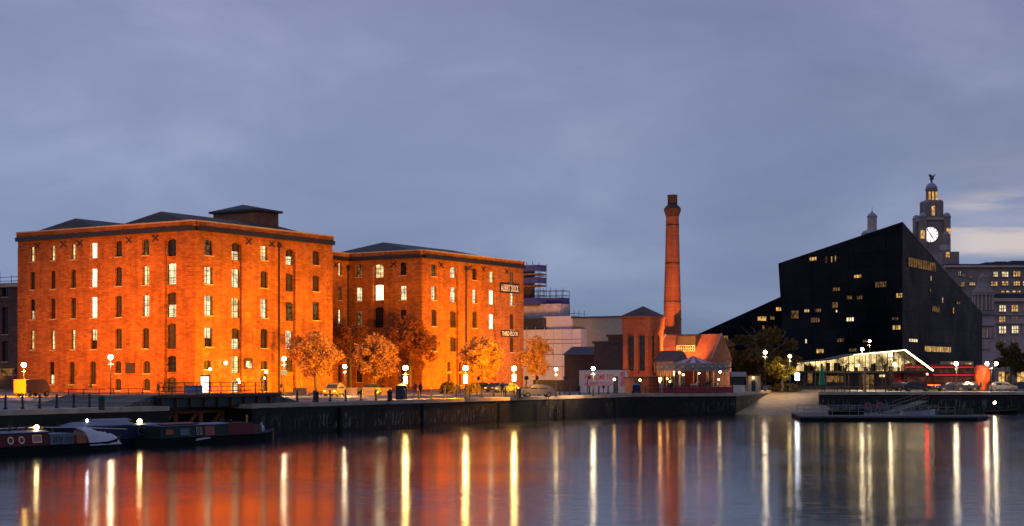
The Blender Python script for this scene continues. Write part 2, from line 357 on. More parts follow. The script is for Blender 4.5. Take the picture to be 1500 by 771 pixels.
# ------------------------------------------------------------------ world
def world():
    w = bpy.data.worlds.new('World'); SC.world = w; w.use_nodes = True
    nt = w.node_tree; nt.nodes.clear(); lk = nt.links.new
    out = N(nt, 'ShaderNodeOutputWorld'); bg = N(nt, 'ShaderNodeBackground'); lk(bg.outputs[0], out.inputs[0])
    tc = N(nt, 'ShaderNodeTexCoord'); nm = N(nt, 'ShaderNodeVectorMath', operation='NORMALIZE'); lk(tc.outputs['Generated'], nm.inputs[0])
    sp = N(nt, 'ShaderNodeSeparateXYZ'); lk(nm.outputs[0], sp.inputs[0])
    def math_(op, a, c=None):
        x = N(nt, 'ShaderNodeMath', operation=op)
        for i, q in enumerate((a, c)):
            if q is None: continue
            if isinstance(q, (int, float)): x.inputs[i].default_value = q
            else: lk(q, x.inputs[i])
        return x.outputs[0]
    az = math_('ARCTAN2', sp.outputs['X'], sp.outputs['Y']); el = sp.outputs['Z']
    # elevation gradient of the dusk overcast
    gr = ramp(nt, math_('MULTIPLY', el, 2.5), [(0.0,(.185,.24,.37)),(.06,(.19,.25,.39)),(.18,(.23,.287,.45)),(.38,(.245,.29,.46)),(.6,(.225,.26,.43)),(1.0,(.195,.23,.40))])
    cb = N(nt, 'ShaderNodeCombineXYZ'); lk(math_('MULTIPLY', az, 4.6), cb.inputs['X']); lk(math_('MULTIPLY', el, 11.0), cb.inputs['Y'])
    mp = N(nt, 'ShaderNodeMapping'); mp.inputs['Rotation'].default_value = (0,0,R(7)); mp.inputs['Location'].default_value = (4.3,1.7,.2); lk(cb.outputs[0], mp.inputs['Vector'])
    n1 = N(nt, 'ShaderNodeTexNoise', Scale=1.1, Detail=7.0, Roughness=.52); n1.inputs['Distortion'].default_value = .4; lk(mp.outputs[0], n1.inputs['Vector'])
    c1 = ramp(nt, n1.outputs['Fac'], [(.3,(.84,.86,.88)),(.48,(.99,.99,.99)),(.68,(1.28,1.24,1.17))])
    mx = N(nt, 'ShaderNodeMixRGB', blend_type='MULTIPLY'); mx.inputs[0].default_value = 1; lk(gr.outputs[0], mx.inputs[1]); lk(c1.outputs[0], mx.inputs[2])
    # left of the view a little brighter, right a little greyer
    lr = N(nt, 'ShaderNodeMapRange'); lr.inputs['From Min'].default_value = -.35; lr.inputs['From Max'].default_value = .35
    lr.inputs['To Min'].default_value = 1.12; lr.inputs['To Max'].default_value = .92; lk(az, lr.inputs['Value'])
    m2 = N(nt, 'ShaderNodeVectorMath', operation='SCALE'); lk(mx.outputs[0], m2.inputs[0]); lk(lr.outputs[0], m2.inputs['Scale'])
    # warm breaks low on the right
    cb2 = N(nt, 'ShaderNodeCombineXYZ'); lk(math_('MULTIPLY', az, 5.0), cb2.inputs['X']); lk(math_('MULTIPLY', el, 42.0), cb2.inputs['Y'])
    mp2 = N(nt, 'ShaderNodeMapping'); mp2.inputs['Rotation'].default_value = (0,0,R(-14)); mp2.inputs['Location'].default_value = (1.1,.35,.2); lk(cb2.outputs[0], mp2.inputs['Vector'])
    n2 = N(nt, 'ShaderNodeTexNoise', Scale=.8, Detail=6.0, Roughness=.55); lk(mp2.outputs[0], n2.inputs['Vector'])
    c2 = ramp(nt, n2.outputs['Fac'], [(.40,(0,0,0)),(.58,(1,1,1))])
    def band(x, a, b, c, d):
        up = N(nt, 'ShaderNodeMapRange'); up.interpolation_type = 'SMOOTHSTEP'; up.inputs['From Min'].default_value = a; up.inputs['From Max'].default_value = b; lk(x, up.inputs['Value'])
        dn = N(nt, 'ShaderNodeMapRange'); dn.interpolation_type = 'SMOOTHSTEP'; dn.inputs['From Min'].default_value = d; dn.inputs['From Max'].default_value = c; lk(x, dn.inputs['Value'])
        return math_('MULTIPLY', up.outputs[0], dn.outputs[0])
    win = math_('MULTIPLY', band(az, .22, .33, .9, 1.2), band(el, .03, .065, .09, .15))
    # two streaks low in the north: a thin one above, a wide peach one below
    az2 = math_('ADD', el, math_('MULTIPLY', az, -.06))
    s1 = math_('MULTIPLY', band(math_('ADD', az2, math_('MULTIPLY', n2.outputs['Fac'], .03)), .092, .100, .103, .112), band(az, .255, .30, .6, .9))
    s2 = math_('MULTIPLY', band(math_('ADD', el, math_('MULTIPLY', n2.outputs['Fac'], .04)), .084, .094, .104, .110), band(az, .24, .30, .6, .9))
    wf = math_('MAXIMUM', math_('MAXIMUM', math_('MULTIPLY', math_('MULTIPLY', s1, c2.outputs[0]), .8), math_('MULTIPLY', s2, .62)), math_('MULTIPLY', math_('MULTIPLY', win, c2.outputs[0]), .22))
    m3 = N(nt, 'ShaderNodeMixRGB'); lk(wf, m3.inputs[0]); lk(m2.outputs[0], m3.inputs[1]); m3.inputs[2].default_value = (.85,.70,.60,1)
    lk(m3.outputs[0], bg.inputs['Color']); bg.inputs['Strength'].default_value = 1.0
world()
s = bpy.data.lights.new('soft_fill_sun', 'SUN'); s.energy = .04; s.angle = R(30); s.color = (1,.75,.6)  # weak sun added for soft shading; none stands in the dusk sky
so = bpy.data.objects.new('soft_fill_sun', s); COL.objects.link(so); so.rotation_euler = (R(80),0,R(-100))

# ------------------------------------------------------------------ camera
cam = bpy.data.cameras.new('camera'); co = bpy.data.objects.new('camera', cam); COL.objects.link(co); SC.camera = co
co.location = (0,0,CH); co.rotation_euler = (R(90),0,0)
cam.sensor_width = 36; cam.lens = 36*F/1500; cam.shift_y = (HY - 385.5)/1500; cam.clip_start = .5; cam.clip_end = 8000

# ------------------------------------------------------------------ water, ground, quay walls
MB().poly([(-4000,-1500,WZ),(4000,-1500,WZ),(4000,3500,WZ),(-4000,3500,WZ)]).build('water', M['water'])
tag(bpy.data.objects['water'], 'dark rippled dock water with long light reflections', None, None, 'structure')
PA0, PA1 = -61.2, -51.6          # the lock passage
s0 = Vector((wx(1078,213),213)); TL = Vector((42.5,250)); TR = Vector((50.5,250)); MR = Vector((wx(1200,226),226)); Q1 = L2(27,-55.3)
outline = [L2(-400,-56), L2(PA0,-56), L2(PA0,-14), L2(PA1,-14), L2(PA1,-56), Q1, s0, TL, TR, MR, Vector((90,227)), Vector((500,235)), Vector((3500,3000)), Vector((-3500,3000)), Vector((-2500,-300))]
gm = MB(); gm.poly([(p.x,p.y,0) for p in outline]); tag(gm.build('ground', M['ground']), 'stone paved dockside quay', None, None, 'structure')
# carriageway on the right
rd = MB().poly([(wx(1060,262),262,.004),(300,262,.004),(300,274,.004),(wx(1060,274),274,.004)]); tag(rd.build('road', M['asphalt']), 'dark asphalt road behind the right quay', None, None, 'structure')
def quay_wall(name, label, pts, thick=.9, zb=-4.5, zb2=None):
    t = thing(name, label, 'quay wall', (pts[0].x,pts[0].y,0)); w = MB(); c = MB()
    for p, q in zip(pts[:-1], pts[1:]):
        d = (q-p); ln = d.length; d.normalize(); n = Vector((d.y,-d.x))
        w.obox(p, d, n, 0, ln, zb, -.35, -.3, .02)
        st = 2.2; k = 0.0
        while k < ln-.01:
            e = min(k+st, ln); c.obox(p, d, n, k+.015, e-.015, -.35, .05, -.95, .07); k = e
    w.build('wall', M['quay'], t); c.build('coping', M['coping'], t)
    return t
quay_wall('quay_wall', 'low dark quay wall behind the moored narrowboats', [L2(-300,-56), L2(PA0,-56)])
quay_wall('quay_wall', 'long dark quay wall below the street lamps and brick warehouses', [L2(PA1,-56), Q1])
lw = [o for o in COL.objects if o.get('label','').startswith('long dark quay wall')][0]
for a in (-38,-24,-9,6,19):
    MB().prism([L2(a,-56.25),L2(a+.3,-56.25),L2(a+.3,-56.0),L2(a,-56.0)], -4, -.5).build('timber_fender', M['hull'], lw)
for a in (-30,2):
    m = MB()
    for k in (0,.45): m.tube([tuple(L(a+k,-56.12,-4)),tuple(L(a+k,-56.12,.15))], .035, 5)
    for i in range(10): m.tube([tuple(L(a,-56.12,-3.2+i*.32)),tuple(L(a+.45,-56.12,-3.2+i*.32))], .025, 4)
    m.build('ladder', M['deck'], lw)
quay_wall('quay_wall', 'brown quay wall below the carousel, left of the slipway', [Q1, s0])
quay_wall('quay_wall', 'side wall of the slipway rising to the big dark tree', [s0, TL])
quay_wall('quay_wall', 'dark quay wall behind the floating pontoon', [MR, Vector((90,227)), Vector((500,235))])
quay_wall('quay_wall', 'left inner wall of the lock passage', [L2(PA0,-56.0), L2(PA0,-14)][::1])
quay_wall('quay_wall', 'right inner wall of the lock passage', [L2(PA1,-14), L2(PA1,-56.95)])
sl = MB(); zt = .0
sl.add([(TL.x,TL.y,zt),(TR.x,TR.y,zt),(MR.x+1,MR.y,-1.9),(44,196,-4.1),(24,196,-4.1),(s0.x,s0.y,-2.8)], [(0,5,2,1),(5,4,3,2)])
tag(sl.build('path', M['slip']), 'cobbled slipway running down into the dock', None, None, 'structure')

# ------------------------------------------------------------------ walls with openings
def facade(m, O, d, n, W_, z0, z1, ops, dep=.4, base_s=0.0):
    ss = sorted({base_s, W_} | {round(v,3) for o in ops for v in o[:2]}); zs = sorted({z0, z1} | {round(v,3) for o in ops for v in o[2:4]})
    P = lambda s_, z, k=0: (O.x+d.x*s_-n.x*k, O.y+d.y*s_-n.y*k, z)
    for i in range(len(ss)-1):
        for j in range(len(zs)-1):
            cs = (ss[i]+ss[i+1])/2; cz = (zs[j]+zs[j+1])/2
            if any(o[0] < cs < o[1] and o[2] < cz < o[3] for o in ops): continue
            m.poly([P(ss[i],zs[j]), P(ss[i+1],zs[j]), P(ss[i+1],zs[j+1]), P(ss[i],zs[j+1])])
    for o in ops:
        a, b, c, e = o[:4]; ar = o[4] if len(o) > 4 else 0
        m.poly([P(a,c),P(a,e),P(a,e,dep),P(a,c,dep)]); m.poly([P(b,c),P(b,e),P(b,e,dep),P(b,c,dep)])
        m.poly([P(a,c),P(b,c),P(b,c,dep),P(a,c,dep)]); m.poly([P(a,e),P(b,e),P(b,e,dep),P(a,e,dep)])
        if ar:
            K = 8; pt = lambda t: e - ar*(2*t-1)**2
            for i in range(K):
                t0, t1 = i/K, (i+1)/K; x0 = a+(b-a)*t0; x1 = a+(b-a)*t1
                if pt(t0) < e-1e-4 or pt(t1) < e-1e-4:
                    m.poly([P(x0,pt(t0)),P(x1,pt(t1)),P(x1,e),P(x0,e)])
                    m.poly([P(x0,pt(t0)),P(x1,pt(t1)),P(x1,pt(t1),dep-.1),P(x0,pt(t0),dep-.1)])
def window(parent, O, d, n, s0_, s1_, z0, z1, k, paneM, cols=2, rows=4, fm='iron', sill=True, half=None, off=None, label=None):
    f = MB(); t = .07; K = -k
    f.obox(O,d,n,s0_,s0_+t,z0,z1,K,K+.1); f.obox(O,d,n,s1_-t,s1_,z0,z1,K,K+.1)
    f.obox(O,d,n,s0_+t,s1_-t,z0,z0+t,K,K+.1); f.obox(O,d,n,s0_+t,s1_-t,z1-t,z1,K,K+.1)
    for i in range(1, cols):
        x = s0_+(s1_-s0_)*i/cols; f.obox(O,d,n,x-.03,x+.03,z0+t,z1-t,K+.01,K+.07)
    for i in range(1, rows):
        z = z0+(z1-z0)*i/rows; f.obox(O,d,n,s0_+t,s1_-t,z-.03,z+.03,K+.015,K+.065)
    w = f.build('window', M[fm], parent)
    if label: w['label'] = label
    if half:       # lit in part: lower or upper share lit, the rest a drawn blind
        zm = z0+(z1-z0)*half[0]
        lo = MB().obox(O,d,n,s0_,s1_,z0,zm,K-.04,K-.01).build('pane', M[half[1]], w)
        hi = MB().obox(O,d,n,s0_,s1_,zm,z1,K-.04,K-.01).build('pane', M[half[2]], w)
    else:
        MB().obox(O,d,n,s0_,s1_,z0,z1,K-.04,K-.01).build('pane', M[paneM], w)
    if sill: MB().obox(O,d,n,s0_-.12,s1_+.12,z0-.16,z0-.003,-.02,.14).build('sill', M['stone'], w)
    return w
def tie(m, O, d, n, s_, z, r=.6):
    for sg in (1,-1):
        P = lambda a, zz, k: (O.x+d.x*(s_+a)+n.x*k, O.y+d.y*(s_+a)+n.y*k, zz)
        h = .13; k0 = .02 if sg > 0 else .035
        vs = [P(-r-h,z-sg*r*.75,k0),P(-r+h,z-sg*r*.75,k0),P(r+h,z+sg*r*.75,k0),P(r-h,z+sg*r*.75,k0)]
        vs += [P(-r-h,z-sg*r*.75,k0+.09),P(-r+h,z-sg*r*.75,k0+.09),P(r+h,z+sg*r*.75,k0+.09),P(r-h,z+sg*r*.75,k0+.09)]
        m.add(vs, [(0,1,2,3),(4,5,6,7),(0,1,5,4),(1,2,6,5),(2,3,7,6),(3,0,4,7)])
LIT = {'B':'w_bright','W':'w_warm','C':'w_cool','d':'w_dim','.':'shutter','x':'glass'}

class Face:      # one brick front: its line, its columns and its rows
    def __init__(s, O, d, n): s.O, s.d, s.n = O, d, n; s.ops = []; s.wins = []
    def s_of(s, px):
        k = (px-CX)/F; return (k*s.O.y - s.O.x)/(s.d.x - k*s.d.y)
    def z_of(s, py, px):
        p = s.O + s.d*s.s_of(px); return CH - (py-HY)/F*p.y

def roof_hip(m, a0, a1, b0, b1, z, h, ia, ib=None):
    mb = (b0+b1)/2
    pts = [L(a0,b0,z),L(a1,b0,z),L(a1,b1,z),L(a0,b1,z),L(a0+ia,mb,z+h),L(a1-ia,mb,z+h)]
    m.add(pts, [(0,1,5,4),(1,2,5),(2,3,4,5),(3,0,4)])

ZC, ZP0, ZP = 22.8, 23.4, 24.25
def parapet(t, O, d, n, s0_, s1_, zc=ZC, zt=ZP, wall='brick'):
    c = MB(); c.obox(O,d,n,s0_,s1_,zc,zc+.32,-.1,.55); c.obox(O,d,n,s0_,s1_,zc+.32,zc+.6,-.1,.62)
    c.build('cornice', M['iron'], t)
    p = MB(); p.obox(O,d,n,s0_,s1_,zc+.6,zt-.18,-.3,.3); p.build('parapet', M[wall], t)
    q = MB(); q.obox(O,d,n,s0_,s1_,zt-.18,zt,-.4,.42); q.build('coping', M['stone'], t)

def rows_fill(F_, t, cols, rows, lit, dep=.42, arch=.16, mun=(2,4)):
    for ci, (x0, x1) in enumerate(cols):
        a = F_.s_of(x0); b = F_.s_of(x1); a, b = min(a,b), max(a,b)
        for ri, (y0, y1, xr) in enumerate(rows):
            c = lit[ri][ci]
            if c == ' ': continue
            zt = F_.z_of(y0, xr); zb = F_.z_of(y1, xr)
            F_.ops.append((a,b,zb,zt,arch)); F_.wins.append((a,b,zb,zt,c,dep,mun))
def make_wins(F_, t):
    for (a,b,zb,zt,c,dep,mun) in F_.wins:
        if c == 'h': window(t,F_.O,F_.d,F_.n,a,b,zb,zt,dep,None,*mun,half=(.42,'w_cool','glass'))
        elif c == 'u': window(t,F_.O,F_.d,F_.n,a,b,zb,zt,dep,None,*mun,half=(.45,'glass','w_cool'))
        elif c == 'r': window(t,F_.O,F_.d,F_.n,a,b,zb,zt,dep,'w_rainbow',*mun)
        else: window(t,F_.O,F_.d,F_.n,a,b,zb,zt,dep,LIT[c],*mun)

def bay_channel(m, t, F_, x0, x1, zt, specs, dep=.45, wall='brick'):
    """a tall loading-bay recess: the back of the recess has its own openings"""
    a = F_.s_of(x0); b = F_.s_of(x1); a, b = min(a,b), max(a,b)
    F_.ops.append((a,b,0,zt,.35))
    O2 = F_.O - F_.n*dep; ops = []
    for (y0,y1,xr,c) in specs:
        z1 = F_.z_of(y0,xr); z0 = F_.z_of(y1,xr); ops.append((a+.12,b-.12,z0,z1,.3))
    bm = MB(); facade(bm,O2,F_.d,F_.n,b,0,zt,ops,.3,a); bm.build('loading_bay', M[wall], t)
    for (q,(y0,y1,xr,c)) in zip(ops,specs):
        if c == 'h': w = window(t,O2,F_.d,F_.n,q[0],q[1],q[2],q[3],.3,None,2,3,half=(.5,'w_cool','shutter'),sill=False)
        else: w = window(t,O2,F_.d,F_.n,q[0],q[1],q[2],q[3],.3,LIT[c],2,3,sill=False)
        g = MB()
        for i in range(3): g.obox(O2,F_.d,F_.n,q[0],q[1],q[2]+.25+.3*i,q[2]+.3+.3*i,.06,.1)
        g.build('guard_rail', M['iron'], w)

# ------------------------------------------------------------------ warehouse A (nearest)
def quoins(t, O, d, n, s0_, s1_, z0, z1, wall='brick', step=.62):
    q = MB(); z = z0; i = 0
    while z < z1-.1:
        e = .0 if i % 2 else .35
        a, b = (s0_, s1_+e) if s0_ < .5 else (s0_-e, s1_)
        q.obox(O,d,n,a,b,z+.03,min(z+step-.05,z1),-.05,.07); z += step; i += 1
    q.build('quoins', M[wall], t)
def warehouse_near():
    t = thing('warehouse', 'nearest and largest orange floodlit brick warehouse with lift tower on its roof', 'warehouse', L(0,0,0))
    AW, BW = 30.4, 36.6
    O = L2(0,0)
    LF = Face(O, V, -U); RF = Face(O, U, -V); w = MB()
    # left front
    rL = [(357.5,380,107),(395,422,107),(436,466.5,107),(483,512,107)]
    colsL = [(44,51),(74,81),(104,111),(132.5,142),(169,178.5),(208.5,218.5)]
    litL = ['WWWB.d','...B.W','h..B.C','rWWu..']
    rows_fill(LF, t, colsL, rL, litL)
    rows_fill(LF, t, [(72,79.5),(101.5,109),(131.5,140.5)], [(530,563,107)], ['h..'], mun=(2,5))
    rows_fill(LF, t, [(168.5,177.5),(210,220)], [(529,547,190),(555,572,190)], ['..','..'], arch=.25, mun=(2,3))
    bay_channel(w, t, LF, 241, 258, 21.9, [(350,375,250,'x'),(385,417,250,'C'),(428,465,250,'h'),(474,511,250,'.'),(521,545,250,'x'),(553,575,250,'.')])
    # right front
    rR = [(351.3,374,305),(390.5,416.2,305),(432.3,462.2,305),(479.3,508.3,305)]
    colsR = [(299.5,311.5),(381.7,392),(458,467.8)]
    litR = ['dW.','C..','CCd','u.d']
    rows_fill(RF, t, colsR, rR, litR)
    rows_fill(RF, t, [(298,309),(381.5,392)], [(528,541,305),(548,575,305)], ['..','C.'], arch=.15, mun=(2,3))
    bay_channel(w, t, RF, 339.5, 355, 21.7, [(355,381,345,'h'),(393,421,345,'C'),(436,466,345,'W'),(481,512,345,'h'),(521,547,345,'W'),(558,575.5,345,'C')])
    bay_channel(w, t, RF, 418.5, 433, 21.5, [(363,388,424,'h'),(400,427,424,'.'),(442,470,424,'d'),(484,512,424,'C'),(525,545,424,'.')])
    facade(w, O, V, -U, BW, 0, ZC, LF.ops); facade(w, O, U, -V, AW, 0, ZC, RF.ops)
    for p, q in ((L2(AW,0),L2(AW,BW)),(L2(0,BW),L2(AW,BW))):
        w.poly([(p.x,p.y,0),(q.x,q.y,0),(q.x,q.y,ZC),(p.x,p.y,ZC)])
    w.build('wall', M['brick'], t)
    make_wins(LF, t); make_wins(RF, t)
    parapet(t, O, V, -U, -.0, BW); parapet(t, O, U, -V, .45, AW)
    quoins(t, O, V, -U, 0.0, 1.5, .4, ZC-1); quoins(t, O, U, -V, 0.08, 1.0, .4, ZC-1)
    quoins(t, O, U, -V, AW-.9, AW, .4, ZC-1); quoins(t, O, V, -U, BW-1.2, BW, .4, ZC-1)
    for px in (55,93,117,189,228): m = MB(); tie(m, O, V, -U, LF.s_of(px), 22.0); m.build('tie_plate', M['iron'], t)
    for px in (364,398): m = MB(); tie(m, O, U, -V, RF.s_of(px), 22.0); m.build('tie_plate', M['iron'], t)
    dp = MB(); s_ = RF.s_of(408); p = O+U*s_-V*.16*1; dp.tube([(p.x,p.y,0),(p.x,p.y,21.6)], .14); dp.obox(O,U,-V,s_-.3,s_+.3,21.6,22.2,.02,.4); dp.build('downpipe', M['iron'], t)
    s_ = LF.s_of(262); 
    r = MB(); roof_hip(r, .5, AW-.5, .5, BW/2, ZP-.5, 2.45, 2.4); roof_hip(r, .5, AW-.5, BW/2, BW-.5, ZP-.5, 2.4, 2.4)
    r.build('roof', M['slate_brown'], t)
    # lift tower
    a0,a1,b0,b1 = 22,26.8,7.9,17.2; tz0, tz1 = ZP-.5, 27.9
    tw = MB().prism([L2(a0,b0),L2(a1,b0),L2(a1,b1),L2(a0,b1)], tz0, tz1).build('lift_tower', M['brick_red'], t)
    MB().prism([L2(a0-.5,b0-.5),L2(a1+.5,b0-.5),L2(a1+.5,b1+.5),L2(a0-.5,b1+.5)], tz1, tz1+.35).build('cornice', M['iron'], tw)
    rm = MB(); roof_hip(rm, a0-.3,a1+.3,b0-.3,b1+.3,tz1+.36,1.0,2.0); rm.add([L(a0-.3,b0-.3,tz1+.36),L(a1+.3,b0-.3,tz1+.36),L(a1+.3,b1+.3,tz1+.36),L(a0-.3,b1+.3,tz1+.36)],[(0,1,2,3)])
    rm.build('roof', M['slate'], tw)
    # framed picture panel on the right front
    a = RF.s_of(357); b = RF.s_of(369); z1 = RF.z_of(525,362); z0 = RF.z_of(541,362)
    pp = MB().obox(O,U,-V,a,b,z0,z1,.02,.15).build('picture_panel', M['signblack'], t)
    MB().obox(O,U,-V,a+.35,b-.5,z0+.3,z1-.4,.151,.16).obox(O,U,-V,a+.7,b-.2,z0+.15,z0+.9,.161,.17).build('glowing_print', M['w_cool'], pp)  # print glows by emission, its brightness put into the material
    # round window and hanging sign on the left front
    p = LF.s_of(191); z = LF.z_of(541,191); rw = MB().obox(O,V,-U,p-.9,p+.9,z-.6,z+.9,.02,.12).build('notice_board', M['signblack'], t)
    # wall lamps
    for px, py, Fc, rr in ((325,532,RF,.5),(302,541,RF,.36),(384.5,545,RF,.4),(382,554,RF,.25),(343,556,RF,.3),(345,560,RF,.35)):
        s_ = Fc.s_of(px); z = Fc.z_of(py,px); c = Fc.O+Fc.d*s_+Fc.n*.75
        wl = MB(); wl.obox(Fc.O,Fc.d,Fc.n,s_-.05,s_+.05,z-.05,z+.05,0,.75); wl.obox(Fc.O,Fc.d,Fc.n,s_-.12,s_+.12,z-.3,z-.1,.0,.06)
        w_ = wl.build('wall_lamp', M['iron'], t); MB().ball((c.x,c.y,z), rr*.5).build('bulb', M['l_yellow'], w_)
    return t
warehouse_near()

def warehouse_far():
    a0 = 59.3; a1 = 92.6; b0 = 3.5; b1 = 44; bl = 19.5
    t = thing('warehouse', 'second orange brick warehouse behind the trees with a long name board', 'warehouse', L(a0,b0,0))
    O = L2(a0,b0); w = MB()
    LF = Face(O, V, -U); RF = Face(O, U, -V); KO = L2(30.5,bl); KF = Face(KO, U, -V)
    rB = [(387.5,406,525),(421,441.5,525),(455,478.6,525),(497,520,525),(535,560,525)]
    rows_fill(LF, t, [(585.5,595.2),(521,530.2)], rB, ['xd','CC','.d','..','..'])
    bay_channel(w, t, LF, 546, 561.5, 22.0, [(387,407,553,'W'),(417,440,553,'B'),(450,480,553,'x'),(497,520,553,'.')])
    rows_fill(KF, t, [(495.3,500.7)], rB, ['W','d','C','.','.'])
    rR = [(387,405,636),(419,440,636),(453.6,478,636),(490.5,514,636)]
    rows_fill(RF, t, [(632,639.5),(692,699),(747,753.5)], rR, ['dxd','CCC','...','.. '.replace(' ','.')])
    rows_fill(RF, t, [(655,660),(672,676)], [(530,545,636),(548,565,636)], ['..','..'], mun=(2,3))
    bay_channel(w, t, RF, 659.5, 671.5, 21.7, [(388,407,665,'C'),(420,443,665,'C'),(456,480,665,'.'),(494,515,665,'.')])
    bay_channel(w, t, RF, 716.5, 727, 21.7, [(395,414,721,'W'),(425,446,721,'B'),(460,482,721,'B'),(500,520,721,'.')])
    facade(w, O, V, -U, bl-b0, 0, ZC, LF.ops); facade(w, O, U, -V, a1-a0, 0, ZC, RF.ops); facade(w, KO, U, -V, a0-30.5, 0, ZC, KF.ops)
    for p, q in ((L2(a1,b0),L2(a1,b1)),(L2(30.5,bl),L2(30.5,b1)),(L2(30.5,b1),L2(a1,b1))):
        w.poly([(p.x,p.y,0),(q.x,q.y,0),(q.x,q.y,ZC),(p.x,p.y,ZC)])
    w.build('wall', M['brick'], t)
    for f in (LF,RF,KF): make_wins(f, t)
    parapet(t, O, V, -U, 0, bl-b0-.3); parapet(t, O, U, -V, .45, a1-a0); parapet(t, KO, U, -V, 0, a0-30.5-.3)
    quoins(t, O, V, -U, 0.0, 1.3, .4, ZC-1); quoins(t, O, U, -V, .08, .9, .4, ZC-1); quoins(t, O, U, -V, a1-a0-.9, a1-a0, .4, ZC-1)
    for (o_,d_,n_,s__) in [(KO,U,-V,KF.s_of(491.5)),(O,V,-U,LF.s_of(577))]+[(O,U,-V,RF.s_of(px)) for px in (646,688,708,742)]:
        m = MB(); tie(m, o_, d_, n_, s__, 21.9); m.build('tie_plate', M['iron'], t)
    for f, px in ((RF,682),(KF,509)):
        dp = MB(); s_ = f.s_of(px); p = f.O+f.d*s_+f.n*.16; dp.tube([(p.x,p.y,0),(p.x,p.y,21.4)], .15); dp.obox(f.O,f.d,f.n,s_-.3,s_+.3,21.4,22.0,.02,.4); dp.build('downpipe', M['iron'], t)
    r = MB(); roof_hip(r, a0+.5, a1-.5, b0+.5, b1-16, ZP-.5, 2.7, 5); r.build('roof', M['slate'], t)
    r = MB(); roof_hip(r, 31, a0-1, bl+.5, b1-6, ZP-.8, .5, 8); r.build('roof', M['slate'], t)
    # name boards
    for i, (px0,px1,y0,y1,px,py,txt) in enumerate(((731.5,760,418,427,746,422.5,'ALBERT DOCK'),(733,759,486,492.5,746,489,'THIRD FLOOR'))):
        sa, sb = RF.s_of(px0), RF.s_of(px1); zc = RF.z_of(py,px); h = .95 if i == 0 else .62
        bd = MB().obox(O,U,-V,sa,sb,zc-h,zc+h,.02,.14).build('name_board', M['signblack'], t)
        cu = bpy.data.curves.new('lettering','FONT'); cu.body = txt; cu.align_x = 'CENTER'; cu.align_y = 'CENTER'; cu.size = 1.0; cu.extrude = .01; cu.offset = .012
        tmp = bpy.data.objects.new('tmp', cu); COL.objects.link(tmp); bpy.context.view_layer.update()
        me = bpy.data.meshes.new_from_object(tmp.evaluated_get(bpy.context.evaluated_depsgraph_get())); bpy.data.objects.remove(tmp)
        xs = [v.co.x for v in me.vertices]; ys = [v.co.y for v in me.vertices]; sx = (sb-sa)*.9/(max(xs)-min(xs)); sy = h*1.35/(max(ys)-min(ys)); mx_ = (max(ys)+min(ys))/2
        base = O+U*((sa+sb)/2)-V*.17; off = OFF[t.name]
        for v in me.vertices:
            x, y, z = v.co; p = base + U*(x*sx) - V*(z)
            v.co = (p.x-off.x, p.y-off.y, zc+(y-mx_)*sy-off.z)
        me.materials.append(M['whitepaint']); me.name = 'lettering'
        lo = bpy.data.objects.new('lettering', me); COL.objects.link(lo); lo.parent = bd
    return t
warehouse_far()

# dark block at the far left
def left_block():
    t = thing('dark_warehouse', 'unlit dark brick warehouse at the left edge of the photo', 'warehouse', L(20,45,0))
    O = L2(20,44); f = Face(O, V, -U); w = MB(); z1 = 17.6
    rows_fill(f, t, [(3,12),(-22,-13)], [(415,435,8),(450,490,8),(500,530,8)], ['x.','..','..'], mun=(2,4))
    facade(w, O, V, -U, 60, 0, z1, f.ops)
    for p, q in ((L2(20,44),L2(60,44)),(L2(60,44),L2(60,104)),(L2(20,104),L2(60,104))): w.poly([(p.x,p.y,0),(q.x,q.y,0),(q.x,q.y,z1),(p.x,p.y,z1)])
    w.build('wall', M['brick_dark'], t); make_wins(f, t)
    MB().obox(O,V,-U,0,60,z1,z1+.6,-.4,.5).build('cornice', M['stone'], t)
    MB().prism([L2(20.5,44.5),L2(59,44.5),L2(59,103),L2(20.5,103)], z1-.1, z1+.3).build('roof', M['slate'], t)
    r = MB()
    for k in range(0,50,3):
        p = L2(21.5,46+k); r.tube([(p.x,p.y,z1+.3),(p.x,p.y,z1+2.2+(k%2)*.8)], .05, 4)
    for z in (1.2,1.9): p=L2(21.5,46); q=L2(21.5,94); r.tube([(p.x,p.y,z1+z),(q.x,q.y,z1+z)], .05, 4)
    r.build('roof_railing', M['iron'], t)
    s_ = [f.s_of(p) for p in (24,2)]
    sh = MB().obox(O,V,-U,min(s_),max(s_),2.3,3.6,.05,.12).build('shop_window', M['w_dim'], t)
    MB().obox(O,V,-U,f.s_of(22),f.s_of(19),.3,3.4,.05,.16).build('red_door', M['redpaint'], t)
    MB().ball((*(O+V*f.s_of(2)-U*.7),wz(549,268)),.22).build('bulb', M['l_orange'], t)
left_block()

